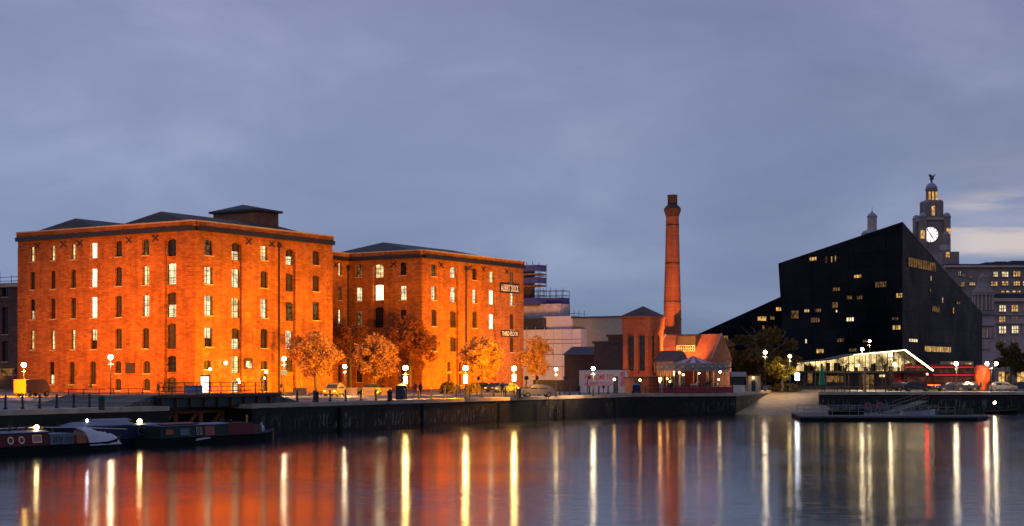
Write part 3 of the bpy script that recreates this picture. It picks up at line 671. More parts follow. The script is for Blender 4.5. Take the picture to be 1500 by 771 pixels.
# ------------------------------------------------------------------ floodlights on the quay (lit fixtures that wash the fronts)
flood_i = [0]
def flood(a, b, ta, tb, tz, watt, col=(1,.40,.045), ang=75, z=.9, label=None, blend=.8):
    p = L(a,b,z); tgt = L(ta,tb,tz)
    t = thing('floodlight', label or 'small ground floodlight aimed at the brick warehouse front', 'floodlight', (p.x,p.y,0), 'ground floodlights aimed at the warehouses')
    d = (tgt-p).normalized(); back = p-d*.25
    MB().tube([(p.x,p.y,0),(p.x,p.y,z-.3)], .06).build('stand', M['iron'], t)
    MB().tube([tuple(back-d*.2), tuple(back)], [.12,.3], 10).build('housing', M['iron'], t)
    MB().tube([tuple(back+d*.01), tuple(back+d*.03)], .26, 10).build('lens', M['l_flood'], t)
    l = bpy.data.lights.new('flood', 'SPOT'); l.energy = watt; l.color = col; l.spot_size = R(ang); l.spot_blend = blend; l.shadow_soft_size = .4
    o = bpy.data.objects.new('lamp_light', l); COL.objects.link(o); o.parent = t
    o.location = (p + d*.02) - OFF[t.name]; o.rotation_euler = d.to_track_quat('-Z','Y').to_euler()
    return t
OR = (1,.36,.0); RD = (1,.28,.0)
for a, w in ((-14,105000),(2,125000),(16,125000),(30,100000)): flood(a, -46, a+4, 0, 3, w, OR, ang=62, z=2.2)
for a, w in ((3,13000),(14,15000),(26,12000)): flood(a, -13, a, 0, 5, w, OR, ang=130, z=1.2)
for b, w in ((2,140000),(14,80000),(27,48000)): flood(-44, b-8, 0, b, 5, w, RD, ang=60, z=2.2)
for b, w in ((4,7500),(16,3500)): flood(-15, b, 0, b, 5, w, RD, ang=130, z=1.2)
for a, b, ta, w in ((50,-27,66,52000),(60,-25,76,52000),(68,-23,82,36000)): flood(a, b, ta, 3.5, 7, w, OR, ang=84, z=1.0)
for a, ta, w in ((12,62,120000),(22,70,90000)): flood(a, -47, ta, 3.5, 5, w, OR, ang=40, z=2.2)
for a, w in ((63,13000),(73,13000),(82,9000)): flood(a, -9, a-3, 3.5, 6, w, OR, ang=100, z=1.2)
flood(40, -6, 59.3, 11, 13, 5000, RD, ang=80, z=2.2)

# ------------------------------------------------------------------ trees
def tree(name, label, px, py, rx, ry, D, leaf, n=3000, ls=.3, group=None, bark='bark', cat='tree', base_y=None, clumps=26, hollow=.35):
    sc = F/D; c = W(px, py, D); RX = 1.14*rx/sc; RZ = 1.1*ry/sc
    t = thing(name, label, cat, (c.x, D, 0), group)
    tr = MB(); rnd = random.Random(int(px*7+py))
    r0 = max(.09, RX*.06); top = Vector((c.x+rnd.uniform(-.2,.2), D, c.z-RZ*.35))
    tr.tube([(c.x,D,-.05),(c.x+.05,D,.5),tuple((Vector((c.x,D,0))+top)/2),tuple(top)], [r0*1.4,r0,r0*.9,r0*.75], 8)
    for i in range(9):
        th = i*2.4+rnd.random(); ph = rnd.uniform(.25,1.1)
        e = Vector((c.x+math.cos(th)*RX*.75*math.sin(ph), D+math.sin(th)*RX*.75*math.sin(ph), c.z+RZ*.8*math.cos(ph)-RZ*.05))
        mid = (top+e)/2 + Vector((rnd.uniform(-.2,.2),rnd.uniform(-.2,.2),.15*RZ))
        s_ = top + Vector((0,0,rnd.uniform(-.35,.1)*RZ))
        tr.tube([tuple(s_),tuple(mid),tuple(e)], [r0*.5,r0*.3,r0*.1], 5)
        for k in range(4):
            q = mid.lerp(e, rnd.random()); e2 = q + Vector((rnd.uniform(-1,1),rnd.uniform(-1,1),rnd.uniform(-.2,1)))*RX*.3
            tr.tube([tuple(q),tuple(e2)], [r0*.18,r0*.05], 4)
    tr.build('trunk', M[bark], t)
    if n:
        cr = MB(); cl = []
        for i in range(clumps):
            u = rnd.random()**.45; th = rnd.random()*2*PI; z = rnd.uniform(-1,1); r = math.sqrt(1-z*z)
            cl.append((Vector((math.cos(th)*r*u*RX*.84, math.sin(th)*r*u*RX*.84, z*u*RZ*.84)), rnd.uniform(.16,.34)))
        for i in range(n):
            cc, cs = cl[rnd.randrange(clumps)]
            g = Vector((rnd.gauss(0,1),rnd.gauss(0,1),rnd.gauss(0,1))); g = g/ max(.3,g.length)*rnd.random()**.5
            p = Vector((c.x,D,c.z)) + cc + Vector((g.x*RX,g.y*RX,g.z*RZ))*cs
            a1 = Vector((rnd.gauss(0,1),rnd.gauss(0,1),rnd.gauss(0,1))).normalized(); a2 = a1.cross(Vector((rnd.gauss(0,1),rnd.gauss(0,1),rnd.gauss(0,1)))).normalized()
            l_ = ls*rnd.uniform(.5,1.1); q = a1*l_; w_ = a2*l_*.5
            cr.add([p-q,p+w_,p+q,p-w_],[(0,1,2,3)])
        cr.build('crown', M[leaf], t)
    return t
G = 'autumn trees along the warehouse quay'
tree('round_tree','orange autumn tree in front of the right end of the nearest warehouse',462,522,39,35,216,'leaf_autumn',7500,.24,G,clumps=60)
tree('round_tree','bright orange round tree left of the second warehouse corner',550,524,34,33,224,'leaf_autumn',7500,.24,G,clumps=60)
tree('round_tree','large dark rust tree standing behind the round trees at the warehouse corner',600,507,40,42,262,'leaf_rust_shaded',7500,.32,G,clumps=50)
tree('round_tree','dark rust tree filling the recess between the two warehouses',513,500,28,28,262,'leaf_rust_shaded',5500,.32,G,clumps=40)
tree('round_tree','orange round tree between the two brightest sodium lamps',708,524,33,31,236,'leaf_autumn',7500,.24,G,clumps=60)
tree('round_tree','thin orange tree in front of the white scaffold sheeting',786,523,25,29,240,'leaf_autumn',4200,.24,G,clumps=50)
tree('round_tree','small rust tree half hidden behind the first round tree',440,512,18,22,224,'leaf_rust_shaded',1500,.26,G)
tree('dark_tree','big dark tree beside the slipway with a white lamp in it',1114,522,56,42,252,'leaf_dark',5200,.42)
tree('yellow_tree','small yellow tree glowing under a street lamp beside the glass pavilion',1146,540,23,17,246,'leaf_yellow',2600,.26)
tree('red_leaved_tree','reddish tree lit by an orange lamp behind the carousel',1067,513,13,22,258,'leaf_autumn',900,.28)
tree('dark_tree','dark tree at the right edge beside the lit stone building',1480,523,24,26,262,'leaf_dark',2600,.34)
for i,(px,lab) in enumerate(((1237,'bare tree outside the glass pavilion, the left one'),(1297,'bare tree outside the glass pavilion, the right one'))):
    tree('bare_tree',lab,px,538,17,16,236,'leaf_dark',260,.14,'bare trees outside the glass pavilion')
tree('bare_tree','slim young tree beside the silver car on the right quay',1430,548,6,12,240,'leaf_dark',150,.16)
def bush(label, px, py, w_, h_, D, leaf='leaf_dark', n=900):
    c = W(px,py,D); sc = F/D; m = MB(); rnd = random.Random(int(px))
    for i in range(n):
        th = rnd.random()*2*PI; z = rnd.random(); r = math.sqrt(max(0,1-(z)**4))*rnd.random()**.3
        p = Vector((c.x+math.cos(th)*r*w_/sc/2, D+math.sin(th)*r*w_/sc/2*.6, z*h_/sc))
        a1 = Vector((rnd.gauss(0,1),rnd.gauss(0,1),rnd.gauss(0,1))).normalized(); a2 = a1.cross(Vector((rnd.gauss(0,1),rnd.gauss(0,1),rnd.gauss(0,1)))).normalized(); l_ = .16
        m.add([p-a1*l_,p+a2*l_*.6,p+a1*l_,p-a2*l_*.6],[(0,1,2,3)])
    t = thing('bush', label, 'bush', (c.x,D,0)); m.build('foliage', M[leaf], t)
    s_ = MB()
    for k in range(5): s_.tube([(c.x,D,0),(c.x+(k-2)*.3*w_/sc/3,D+.2*(k%2),h_/sc*.7)], [.05,.02], 5)
    s_.build('stem', M['bark'], t)
bush('clipped rounded dark bush before the second warehouse',657,570,26,17,212)
bush('low wide bush right of the clipped round bush',694,572,22,15,218)
bush('low bush before the slipway trees',1150,565,50,10,248,n=1500)

# ------------------------------------------------------------------ street lamps
def lamp_post(px, gy, D, h_kind, label, group=None, r=.24, light='l_white', lower=None, twin=False, arm=0):
    X = wx(px,D); z = wz(gy,D)
    t = thing('street_lamp', label, 'street lamp', (X,D,0), group)
    p = MB(); p.lathe([(.17,0),(.17,.25),(.11,.35),(.09,.9),(.06,1.0),(.045,z-r-.05)], (X,D,0), 8)
    p.tube([(X-.3,D,z-r-.5),(X+.3,D,z-r-.5)], .03, 5); p.build('post', M['iron'], t)
    if twin:
        p2 = MB(); p2.tube([(X-.75,D,z-r-.1),(X+.75,D,z-r-.1)], .04, 5); p2.build('cross_arm', M['iron'], t)
        for sx in (-.7,.7):
            MB().ball((X+sx,D,z), r).build('globe', M[light], t)
    else:
        MB().ball((X,D,z), r).build('globe', M[light], t)
    MB().lathe([(r*.75,0),(r*.4,.1),(.03,.16)], (X,D,z+r*.9), 8).build('cap', M['iron'], t)
    if r >= .2 and light != 'l_orange':
        sd_ = light == 'l_sodium'; ll = bpy.data.lights.new('lamp_down','SPOT'); ll.energy = 6500 if sd_ else (2800 if light == 'l_white' else 1500); ll.color = (1,.40,.05) if sd_ else (1,.62,.3)
        ll.spot_size = R(165); ll.spot_blend = .5; ll.shadow_soft_size = .12; lo_ = bpy.data.objects.new('lamp_light', ll); COL.objects.link(lo_); lo_.parent = t; lo_.location = (0,-.3,z-r-.2)
    if lower:
        lz = wz(lower,D); MB().box(X-.2,X+.2,D-.2,D+.2,lz-.38,lz+.38).build('lower_lantern', M['l_yellow'], t)
    return t
LG = 'globe lamps along the quay'
lamp_post(35,535,190,0,'glaring sodium lamp beside the van at the far left',LG,.3,'l_sodium')
lamp_post(162,523.5,165,0,'white globe lamp before the left front of the nearest warehouse',LG,.27,'l_white')
lamp_post(416,526,190,0,'white globe lamp with a blue sign, right of the bridge railing',LG,.25,'l_white')
lamp_post(505,537,196,0,'white globe lamp between the first two orange trees',LG,.24,'l_white')
lamp_post(594,539,170,0,'bright yellow lamp beside a dark kiosk, with a lower lantern',LG,.27,'l_sodium',557)
lamp_post(682,539.5,172,0,'bright yellow lamp just right of the clipped bush, with a lower lantern',LG,.27,'l_sodium',556.5)
lamp_post(753,540,180,0,'bright yellow lamp left of the thin orange tree, with a lower lantern',LG,.27,'l_sodium',553.5)
lamp_post(814.5,541,188,0,'dim yellow lamp in front of the white scaffold sheeting',LG,.2,'l_yellow',None)
lamp_post(869,540,192,0,'white lamp before the left half of the white hoarding',LG,.24,'l_white')
lamp_post(1121,516,240,0,'tall white lamp standing in the big dark tree',None,.26,'l_white')
lamp_post(1157,522,243,0,'lamp lighting the small yellow tree',None,.26,'l_yellow')
lamp_post(1263,512,255,0,'white lamp above the pavilion roof, the lower of two',None,.24,'l_white')
lamp_post(1274,500,262,0,'white lamp high against the black glass building, the upper of two',None,.2,'l_white')
lamp_post(1305,520,240,0,'white lamp before the lit gable of the glass pavilion',None,.24,'l_white')
lamp_post(1401,533,236,0,'white street lamp left of the orange shell',None,.3,'l_white')
lamp_post(1452.5,533,236,0,'twin globe lamp right of the orange shell',None,.26,'l_white',None,True)
lamp_post(1473,515,262,0,'small orange lamp high in the dark tree at the right edge',None,.2,'l_orange')
lamp_post(1066,520,246,0,'orange lamp right of the carousel roof',None,.22,'l_orange')
lamp_post(900,556,216,0,'short orange lamp left of the pumphouse door, first of a pair',None,.17,'l_orange')
lamp_post(937.5,557,216,0,'short orange lamp right of the pumphouse corner, second of a pair',None,.17,'l_orange')
# blue sign on the lamp
pz = W(416,546,190); t = thing('round_sign','small blue direction sign on the lamp by the bridge railing','sign',(pz.x,189.85,0))
MB().box(pz.x-.35,pz.x+.45,189.7,189.76,pz.z-.25,pz.z+.3).build('plate', M['blueboard'], t)
MB().tube([(pz.x-.25,189.8,0),(pz.x-.25,189.8,pz.z+.3)],.04).build('post', M['iron'], t)

# ------------------------------------------------------------------ bollards and railings
bt = thing('bollard','black iron bollard with a ball top on the quay edge','bollard',(0,0,0),'bollards along the quay edge',world=False)
MB().lathe([(.16,0),(.16,.12),(.1,.18),(.085,.85),(.12,.9),(.12,.96),(.07,1.0),(.1,1.08),(.07,1.16),(.01,1.19)],(0,0,0),10).build('post', M['iron'], bt)
used = [False]
for px in (8,33,58,83,108,131): 
    a = a_at(px,-52); place(bt,used,L(a,-52,0),label='black iron bollard at the left, on the pale ramp behind the narrowboats',group='bollards on the left quay')
a = -46.0
while a < 27:
    place(bt,used,L(a,-53.2,0),label='black iron bollard with a ball top along the long lamp-lit quay',group='bollards along the quay edge'); a += 2.55
def railing(label, pts, z, h=1.15, step=1.6, fine=False):
    t = thing('railing', label, 'railing', (pts[0].x,pts[0].y,z)); ra = MB()
    for p, q in zip(pts[:-1],pts[1:]):
        ln = (q-p).length; n = max(1,int(ln/step))
        for i in range(n+1):
            c = p.lerp(q,i/n); MB().tube([(c.x,c.y,z),(c.x,c.y,z+h)], .05, 5).build('post', M['iron'], t)
        for k in ((1,.5) if not fine else (1,.65,.3)):
            ra.tube([(p.x,p.y,z+h*k),(q.x,q.y,z+h*k)], .032, 5)
    ra.build('rails', M['iron'], t)
    return t
railing('black railing on the left of the lock passage, before the big warehouse',[L2(b_at and a_at(100,-33),-33),L2(a_at(209,-33),-33)],0,1.25,1.7,True)
railing('black iron railing on the deck of the lock bridge',[L2(-61.0,-54.6),L2(-47.0,-54.6)],.98,1.05,1.55,True)
railing('thin railing along the quay before the carousel',[Vector((wx(945,208),207.5)),Vector((wx(1072,214),213.5))],.05,1.1,2.2)
railing('thin railing on the quay before the glass pavilion',[Vector((wx(1208,229),229)),Vector((wx(1320,230),230))],.05,1.1,1.8)

# lock bridge
def bridge():
    t = thing('lock_bridge','low dark iron bridge over the lock passage with masonry ends','bridge',L(-56,-54,0))
    d = MB(); d.prism([L2(-61.9,-55.4),L2(-46.6,-55.4),L2(-46.6,-48),L2(-61.9,-48)], -.12, .95); d.build('deck', M['iron'], t)
    k = MB(); k.prism([L2(-62,-55.7),L2(-46.4,-55.7),L2(-46.4,-55.42),L2(-62,-55.42)], .75, 1.02)
    n = 9
    for i in range(n):
        a = -61.6+i*1.75; k.prism([L2(a,-55.6),L2(a+.16,-55.6),L2(a+.16,-55.42),L2(a,-55.42)], -.1,.75)
    k.build('girder_ribs', M['wood'], t)
    for a0_,a1_ in ((-46.6,-42.2),(-61.9,-65.6)):
        s_ = MB(); p = [L2(a0_,-54.9),L2(a1_,-54.9),L2(a1_,-44),L2(a0_,-44)]
        if a1_ < a0_: p = p
        s_.prism(p, [-.0]*4, [.95,.02,.02,.95]); s_.build('ramp', M['setts'], t)
    return t
bridge()
def lock_gate():
    t = thing('lock_gate','dark timber lock gate with diagonal braces under the bridge','gate',L(-57,-53,WZ))
    O = L2(PA0,-53.4); g = MB(); g.obox(O,U,-V,0,PA1-PA0,-4,-.5,-.2,0); g.build('planking', M['hull'], t)
    b = MB(); 
    for s_ in (0.1,3.0,6.2,9.0): b.obox(O,U,-V,s_,s_+.45,-4,-.45,.0,.25)
    for z in (-.75,-1.9): b.obox(O,U,-V,.56,9.0,z,z+.3,.02,.2)
    for k in range(3):
        s_ = .6+k*3.1
        for dz in (0,):
            P = lambda a,z,kk: tuple(L(PA0+a,-53.4-kk,z))
            b.add([P(s_,-2.7,.04),P(s_+.5,-2.7,.04),P(s_+2.4,-.8,.04),P(s_+1.9,-.8,.04),P(s_,-2.7,.18),P(s_+.5,-2.7,.18),P(s_+2.4,-.8,.18),P(s_+1.9,-.8,.18)],[(4,5,6,7),(0,1,5,4),(1,2,6,5),(2,3,7,6),(3,0,4,7)])
    b.build('braces', M['rust'], t)
lock_gate()
# lamp on the bridge foot
t = thing('marker_post','small yellow marker post standing at the passage mouth','post',L(-52.2,-56.6,WZ)); p=L(-52.2,-56.8,0)
MB().tube([(p.x,p.y,WZ),(p.x,p.y,-.9)],.09).build('post', mat('yellow paint',(.5,.4,.06),.6), t)
# blue and white panels on the bridge approach
O = L2(-57.5,-33); s1 = thing('site_board','blue panelled barrier board behind the bridge railing','barrier',(O.x,O.y,0))
m = MB(); m.obox(O,U,-V,a_at(272,-33)+57.5,a_at(296,-33)+57.5,.3,1.5,0,.06); m.build('panel', M['blueboard'], s1)
m = MB(); 
for px in (273,284,295): m.obox(O,U,-V,a_at(px,-33)+57.4,a_at(px,-33)+57.52,0,1.6,-.1,0)
m.build('legs', M['iron'], s1)
p = W(300,565,198); s2 = thing('advert_board','lit white advertising board by the warehouse door','sign',(p.x,198,0))
MB().box(p.x-.5,p.x+.5,197.9,198.1,.35,2.4).build('lit_panel', emis('lit advert',(1,.75,.6),2.5,.4,1.5), s2); MB().box(p.x-.6,p.x+.6,198.11,198.3,0,2.6).build('casing', M['iron'], s2)

# planters, kiosk, flagpole, bins
for px,w_,lab in ((515,17,'low brick planter by the pale taxi'),(540,16,'low brick planter under the second orange tree'),(566,15,'low brick planter left of the dark kiosk'),(440,20,'low stone planter below the first orange tree')):
    c = W(px,575,198); t = thing('planter',lab,'planter',(c.x,198,0)); h = w_/2/(F/198)
    MB().box(c.x-h,c.x+h,197.4,198.6,0,.95).build('box', M['brick_dark'], t); MB().box(c.x-h+.1,c.x+h-.1,197.5,198.5,.951,.97).build('soil', M['bark'], t)
c = W(588,575,168); t = thing('kiosk','dark square kiosk beside the first bright yellow lamp','kiosk',(c.x,168,0))
MB().box(c.x-.6,c.x+.6,167.5,168.5,0,1.35).build('body', M['darkcar'], t); MB().lathe([(.95,0),(.7,.18),(.1,.35)],(c.x,168,1.35),4,PI/4).build('roof', M['iron'], t)
for px,D,lab in ((463,150,'dark litter bin at the quay edge near the bridge'),(571,158,'dark litter bin left of the dark kiosk'),(149,121,'short black mooring post at the edge of the left quay'),(760,178,'dark litter bin beside the rightmost bright yellow lamp')):
    c = W(px,575,D); t = thing('litter_bin' if 'bin' in lab else 'mooring_post',lab,'bin' if 'bin' in lab else 'post',(c.x,D,0))
    MB().lathe([(.22,0),(.25,.1),(.27,.85),(.3,.88),(.3,.95)],(c.x,D,0),12).build('drum', M['iron'], t); MB().lathe([(.3,0),(.22,.15),(.05,.22)],(c.x,D,.95),12).build('cap', M['iron'], t)

# ------------------------------------------------------------------ people
def person(px, D, label, top='cloth_dark', face=0.0, h=1.72, stride=.18):
    X = wx(px,D); t = thing('person', label, 'person', (X,D,0), world=False, rz=face)
    me = bpy.data.meshes.new('body')
    vs = [(0,0,.95),(0,0,1.18),(0,0,1.42),(0,0,1.52),(0,.01,1.6),(0,.01,1.70),
          (-.19,0,1.40),(-.24,-.06,1.12),(-.23,.05,.88),(-.23,.09,.80),(.19,0,1.40),(.24,.07,1.12),(.23,-.08,.88),(.23,-.12,.80),
          (-.1,0,.90),(-.11,stride*.7,.50),(-.11,stride*.6,.08),(-.11,stride+.1,.03),(.1,0,.90),(.11,-stride*.5,.50),(.11,-stride*1.3,.1),(.11,-stride*1.1+.12,.03)]
    ed = [(0,1),(1,2),(2,3),(3,4),(4,5),(2,6),(6,7),(7,8),(8,9),(2,10),(10,11),(11,12),(12,13),(0,14),(14,15),(15,16),(16,17),(0,18),(18,19),(19,20),(20,21)]
    rad = [.16,.15,.16,.06,.095,.08,.07,.055,.04,.035,.07,.055,.04,.035,.1,.075,.05,.04,.1,.075,.05,.04]
    me.from_pydata([(a*h/1.75,b*h/1.75,c*h/1.75) for a,b,c in vs], ed, []); o = bpy.data.objects.new('body', me); COL.objects.link(o)
    me.materials.append(M[top]); sk = o.modifiers.new('skin','SKIN')
    for i, r_ in enumerate(rad): me.skin_vertices[0].data[i].radius = (r_, r_*.8)
    me.skin_vertices[0].data[0].use_root = True
    o.modifiers.new('sub','SUBSURF').levels = 1
    dg = bpy.context.evaluated_depsgraph_get(); m2 = bpy.data.meshes.new_from_object(o.evaluated_get(dg)); o.modifiers.clear(); o.data = m2
    o.parent = t
    MB().ball((0,-.0,1.675*h/1.75),.10,10,6,1.05).build('hair', M['bark'], t, Vector((0,0,0)))
    MB().ball((0,-.07 if face < 2 else .07,1.61*h/1.75),.072,10,6,1.3).build('face', M['skin'], t, Vector((0,0,0)))
    return t
person(669.5,176,'person in dark coat walking past the sodium lamp, left of a pair','cloth_dark',1.4)
person(673,176.5,'person in dark coat walking past the sodium lamp, right of a pair','cloth_dark',1.2,1.65)
person(608,186,'person in a red jacket standing right of the dark kiosk','cloth_red',.4,1.8)
person(616,187,'person in dark clothes beside the one in the red jacket','cloth_dark',2.6)
person(231,196,'person walking past the arched windows of the nearest warehouse, left one','cloth_dark',1.5)
person(240,197,'person walking past the arched windows of the nearest warehouse, right one','cloth_dark',-1.5)
person(736,190,'person standing beside the parked cars under the trees','cloth_dark',.3)
person(968,212,'person in pale top standing beside the carousel fence','hoard',.2)
person(983,211,'person in dark coat at the left end of the carousel fence','cloth_dark',.2)
person(1437,236,'person in dark coat before the orange shell','cloth_dark',.5)

# ------------------------------------------------------------------ vehicles
def car(px, D, label, paint, rz, lights='off', L_=4.2, H_=1.45, group=None, cat='car', name='parked_car'):
    X = wx(px,D); t = thing(name, label, cat, (X,D,0), group, rz, False); Z = Vector((0,0,0)); w_ = .86; h = L_/2
    prof = [(-h,.35),(-h+.05,.75),(-h+.25,.9),(-h+.95,.98),(-h+1.5,H_-.06),(-h+1.9,H_),(h-1.3,H_),(h-.75,H_-.1),(h-.2,.98),(h,.85),(h,.35)]
    b = MB(); n = len(prof)
    def row(y, k=1.0, kz=1.0): return [(x*k, y, z if z < 1 else .98+(z-.98)*kz) for x,z in prof]
    vs = row(-w_*1.0) ; vs2 = row(w_)
    ins = []
    for sgn, rr in ((-1,vs),(1,vs2)):
        for i,(x,y,z) in enumerate(rr):
            if z > 1.0: rr[i] = (x, y*.82, z)
    b.add(vs+vs2, [tuple(range(n)), tuple(range(2*n-1,n-1,-1))]+[(i,(i+1)%n,(i+1)%n+n,i+n) for i in range(n)])
    b.build('body', M[paint], t, Z)
    g = MB()
    for sg in (-1,1):
        y0 = sg*(w_+.006); y1 = sg*(w_*.82+.012)
        y0m = sg*(w_*.97)
        for x0,x1 in ((-h+1.12,-.05),(.05,h-.95)):
            g.add([(x0,y0,1.0),(x1,y0,1.0),(min(x1,h-1.3),y1,H_-.12),(max(x0+.4,-h+1.6),y1,H_-.12)],[(0,1,2,3)])
    g.add([(-h+1.0,-w_*.8,1.02),(-h+1.0,w_*.8,1.02),(-h+1.44,w_*.7,H_-.12),(-h+1.44,-w_*.7,H_-.12)],[(0,1,2,3)])
    g.add([(h-.28,-w_*.8,1.06),(h-.28,w_*.8,1.06),(h-.68,w_*.7,H_-.12),(h-.68,-w_*.7,H_-.12)],[(0,1,2,3)])
    for i in range(len(g.v)):
        x,y,z = g.v[i]; g.v[i] = (x+(-.03 if x < -h+1.5 else (.03 if x > h-.9 else 0)), y, z)
    g.build('glazing', M['glass'], t, Z)
    for x in (-h+.8,h-.8):
        for sg in (-1,1):
            y = sg*(w_-.08); m = MB(); m.tube([(x,y-.1,.32),(x,y+.1,.32)],.32,14); wh = m.build('wheel', M['tyre'], t, Z)
            MB().tube([(x,y+sg*.1,.32),(x,y+sg*.115,.32)],.18,10).build('rim', M['silver'], wh, Z)
    hm = M['l_cool'] if lights == 'cool' else (M['l_yellow'] if lights == 'on' else M['whitepaint'])
    for sg in (-1,1):
        MB().box(-h-.02,-h+.04,sg*.62-.14,sg*.62+.14,.6,.74).build('headlight', hm, t, Z)
        q_ = .1 if lights == 'rear' else 0; MB().box(h-.03,h+.03,sg*.62-.12-q_,sg*.62+.12+q_,.62-q_,.82).build('tail_light', M['l_red'] if lights == 'rear' else M['redpaint'], t, Z)
    return t
car(490,188,'pale taxi with its front to the camera, left of the planters','creamcar',R(80),'off',4.3,1.6)
car(787,182,'pale silver hatchback parked under the thin orange tree','silver',R(8),'off',4.1,1.5)
CG = 'cars parked under the trees by the second warehouse'
car(700,226,'dark estate car parked below the tree between the sodium lamps','darkcar',R(50),'off',4.2,1.45,CG)
car(727,224,'dark car parked right of the dark estate car','darkcar',R(60),'off',4.2,1.45,CG)
car(742,221,'silver car parked behind the rightmost bright yellow lamp','silver',R(65),'off',4.2,1.45,CG)
car(540,206,'small dark car parked behind the brick planters','darkcar',R(20),'off',3.6,1.4,CG)
car(1343,238,'dark estate car on the right quay, before the bus front','darkcar',R(176),'off',4.3,1.5)
car(1392,238,'dark saloon right of the estate car, before the bus','darkcar',R(4),'off',4.3,1.45)
car(1414,240,'dark blue hatchback left of the orange shell','darkcar',R(8),'off',3.9,1.5)
car(1469,239,'silver car right of the orange shell','silver',R(170),'off',4.3,1.45)
car(1497,241,'dark car at the right edge of the quay','darkcar',R(4),'off',4.3,1.45)
# van at the left
def van():
    D = 186; X = wx(47,D); t = thing('delivery_van','orange van parked beside the sodium lamp at the far left','van',(X,D,0),None,R(68),False); Z = Vector((0,0,0))
    MB().prism([(-2.2,-.9),(1.3,-.9),(1.3,.9),(-2.2,.9)],.45,2.1).build('cargo_body', M['hivis'], t, Z)
    MB().add([(1.3,-.88,.4),(2.4,-.85,.4),(2.35,-.82,1.1),(1.75,-.75,1.95),(1.3,-.78,2.0),(1.3,.88,.4),(2.4,.85,.4),(2.35,.82,1.1),(1.75,.75,1.95),(1.3,.78,2.0)],[(0,1,2,3,4),(9,8,7,6,5),(0,5,6,1),(1,6,7,2),(2,7,8,3),(3,8,9,4)]).build('cab', M['hivis'], t, Z)
    MB().add([(2.36,-.7,1.15),(2.36,.7,1.15),(1.82,.65,1.85),(1.82,-.65,1.85)],[(0,1,2,3)]).build('windscreen', M['glass'], t, Z)
    for x in (-1.5,1.6):
        for sg in (-1,1):
            wh = MB().tube([(x,sg*.72,.36),(x,sg*.92,.36)],.36,14).build('wheel', M['tyre'], t, Z); MB().tube([(x,sg*.921,.36),(x,sg*.935,.36)],.19,10).build('rim', M['silver'], wh, Z)
    for sg in (-1,1): MB().box(2.38,2.43,sg*.6-.15,sg*.6+.15,.7,.85).build('headlight', M['whitepaint'], t, Z)
van()
# double decker bus
def bus():
    D = 266; x0, x1 = wx(1322,D), wx(1424,D); c = (x0+x1)/2; h = (x1-x0)/2; t = thing('double_decker_bus','red double decker bus on the road behind the dark parked cars','bus',(c,D,0),None,0,False); Z = Vector((0,0,0))
    MB().prism([(-h,-1.25),(h-.2,-1.25),(h,-1.1),(h,1.1),(h-.2,1.25),(-h,1.25)],.35,4.15).build('body', M['redpaint'], t, Z)
    MB().prism([(-h+.15,-1.1),(h-.3,-1.1),(h-.3,1.1),(-h+.15,1.1)],4.15,4.3).build('roof', M['redpaint'], t, Z)
    for z0,z1 in ((1.25,2.1),(2.75,3.6)):
        n = 7
        for i in range(n):
            a = -h+.4+i*(2*h-.8)/n; MB().box(a+.06,a+(2*h-.8)/n-.06,-1.27,-1.255,z0,z1).build('window', M['bus_deck'], t, Z)
    MB().box(-h+.1,h-.1,-1.29,-1.255,3.78,3.86).box(-h+5,h-.1,-1.29,-1.255,2.42,2.5).build('light_strip', emis('red light strip',(1,.03,.03),1.6), t, Z)
    for x in (-h+2.2,h-2.6):
        for sg in (-1,1): MB().tube([(x,sg*1.1-.15,.5),(x,sg*1.1+.18,.5)],.5,16).build('wheel', M['tyre'], t, Z)
    for sx in (-.9,.9): MB().box(-h-.04,-h+.02,sx-.15,sx+.15,.8,1.2).build('tail_light', M['l_red'], t, Z)
    for xx in (-h+.4,-h+2.0,-h+3.9,-h+5.2): MB().box(xx,xx+1.1,-1.3,-1.26,.62,.78).build('side_marker', emis('orange side marker',(1,.16,.02),5), t, Z)
    return t
bus()
# low red and orange tail lights stream: a stationary taxi behind the railing
car(1316,240,'car with glowing red tail lights left of the dark estate car','darkcar',R(-60),'rear',4.0,1.4)

p = W(1358,551,236); t = thing('traffic_light','slim traffic light showing red before the bus','traffic light',(p.x,236,0))
MB().tube([(p.x,236,0),(p.x,236,p.z+.5)],.06).build('post', M['iron'], t); MB().box(p.x-.17,p.x+.17,235.85,236.15,p.z-.55,p.z+.55).build('signal_head', M['iron'], t)
MB().tube([(p.x,235.84,p.z+.3),(p.x,235.8,p.z+.3)],.13,12).build('red_lens', M['l_red'], t); MB().tube([(p.x,235.84,p.z-.1),(p.x,235.82,p.z-.1)],.11,12).build('dark_lens', M['glass'], t)

# ------------------------------------------------------------------ orange shell
def shell():
    D = 240; c = W(1439,573,D); t = thing('orange_shell','tall orange egg shaped shell sculpture on the right quay','sculpture',(c.x,D,0))
    MB().lathe([(.55,.0),(.6,.5),(.78,1.0),(1.1,1.5),(1.22,2.2),(1.24,3.0),(1.15,3.7),(.9,4.05),(.3,4.12)],(c.x,D,0),24).build('shell_body', M['orange_obj'], t, smooth=True)
    MB().lathe([(1.0,0),(1.0,.1),(.62,.14)],(c.x,D,0),20).build('plinth', M['iron'], t)
    l = bpy.data.lights.new('shell_spot','SPOT'); l.energy = 150; l.color = (1,.4,.15); l.spot_size = R(80); l.shadow_soft_size = .1
    o = bpy.data.objects.new('uplight', l); COL.objects.link(o); o.parent = t; o.location = (-1.9,-2.4,.25); o.rotation_euler = (Vector((1.9,2.4,1.8))).to_track_quat('-Z','Y').to_euler()
    f = MB().box(c.x-2.1,c.x-1.7,D-2.6,D-2.45,0,.25).build('uplight_housing', M['iron'], t)
shell()

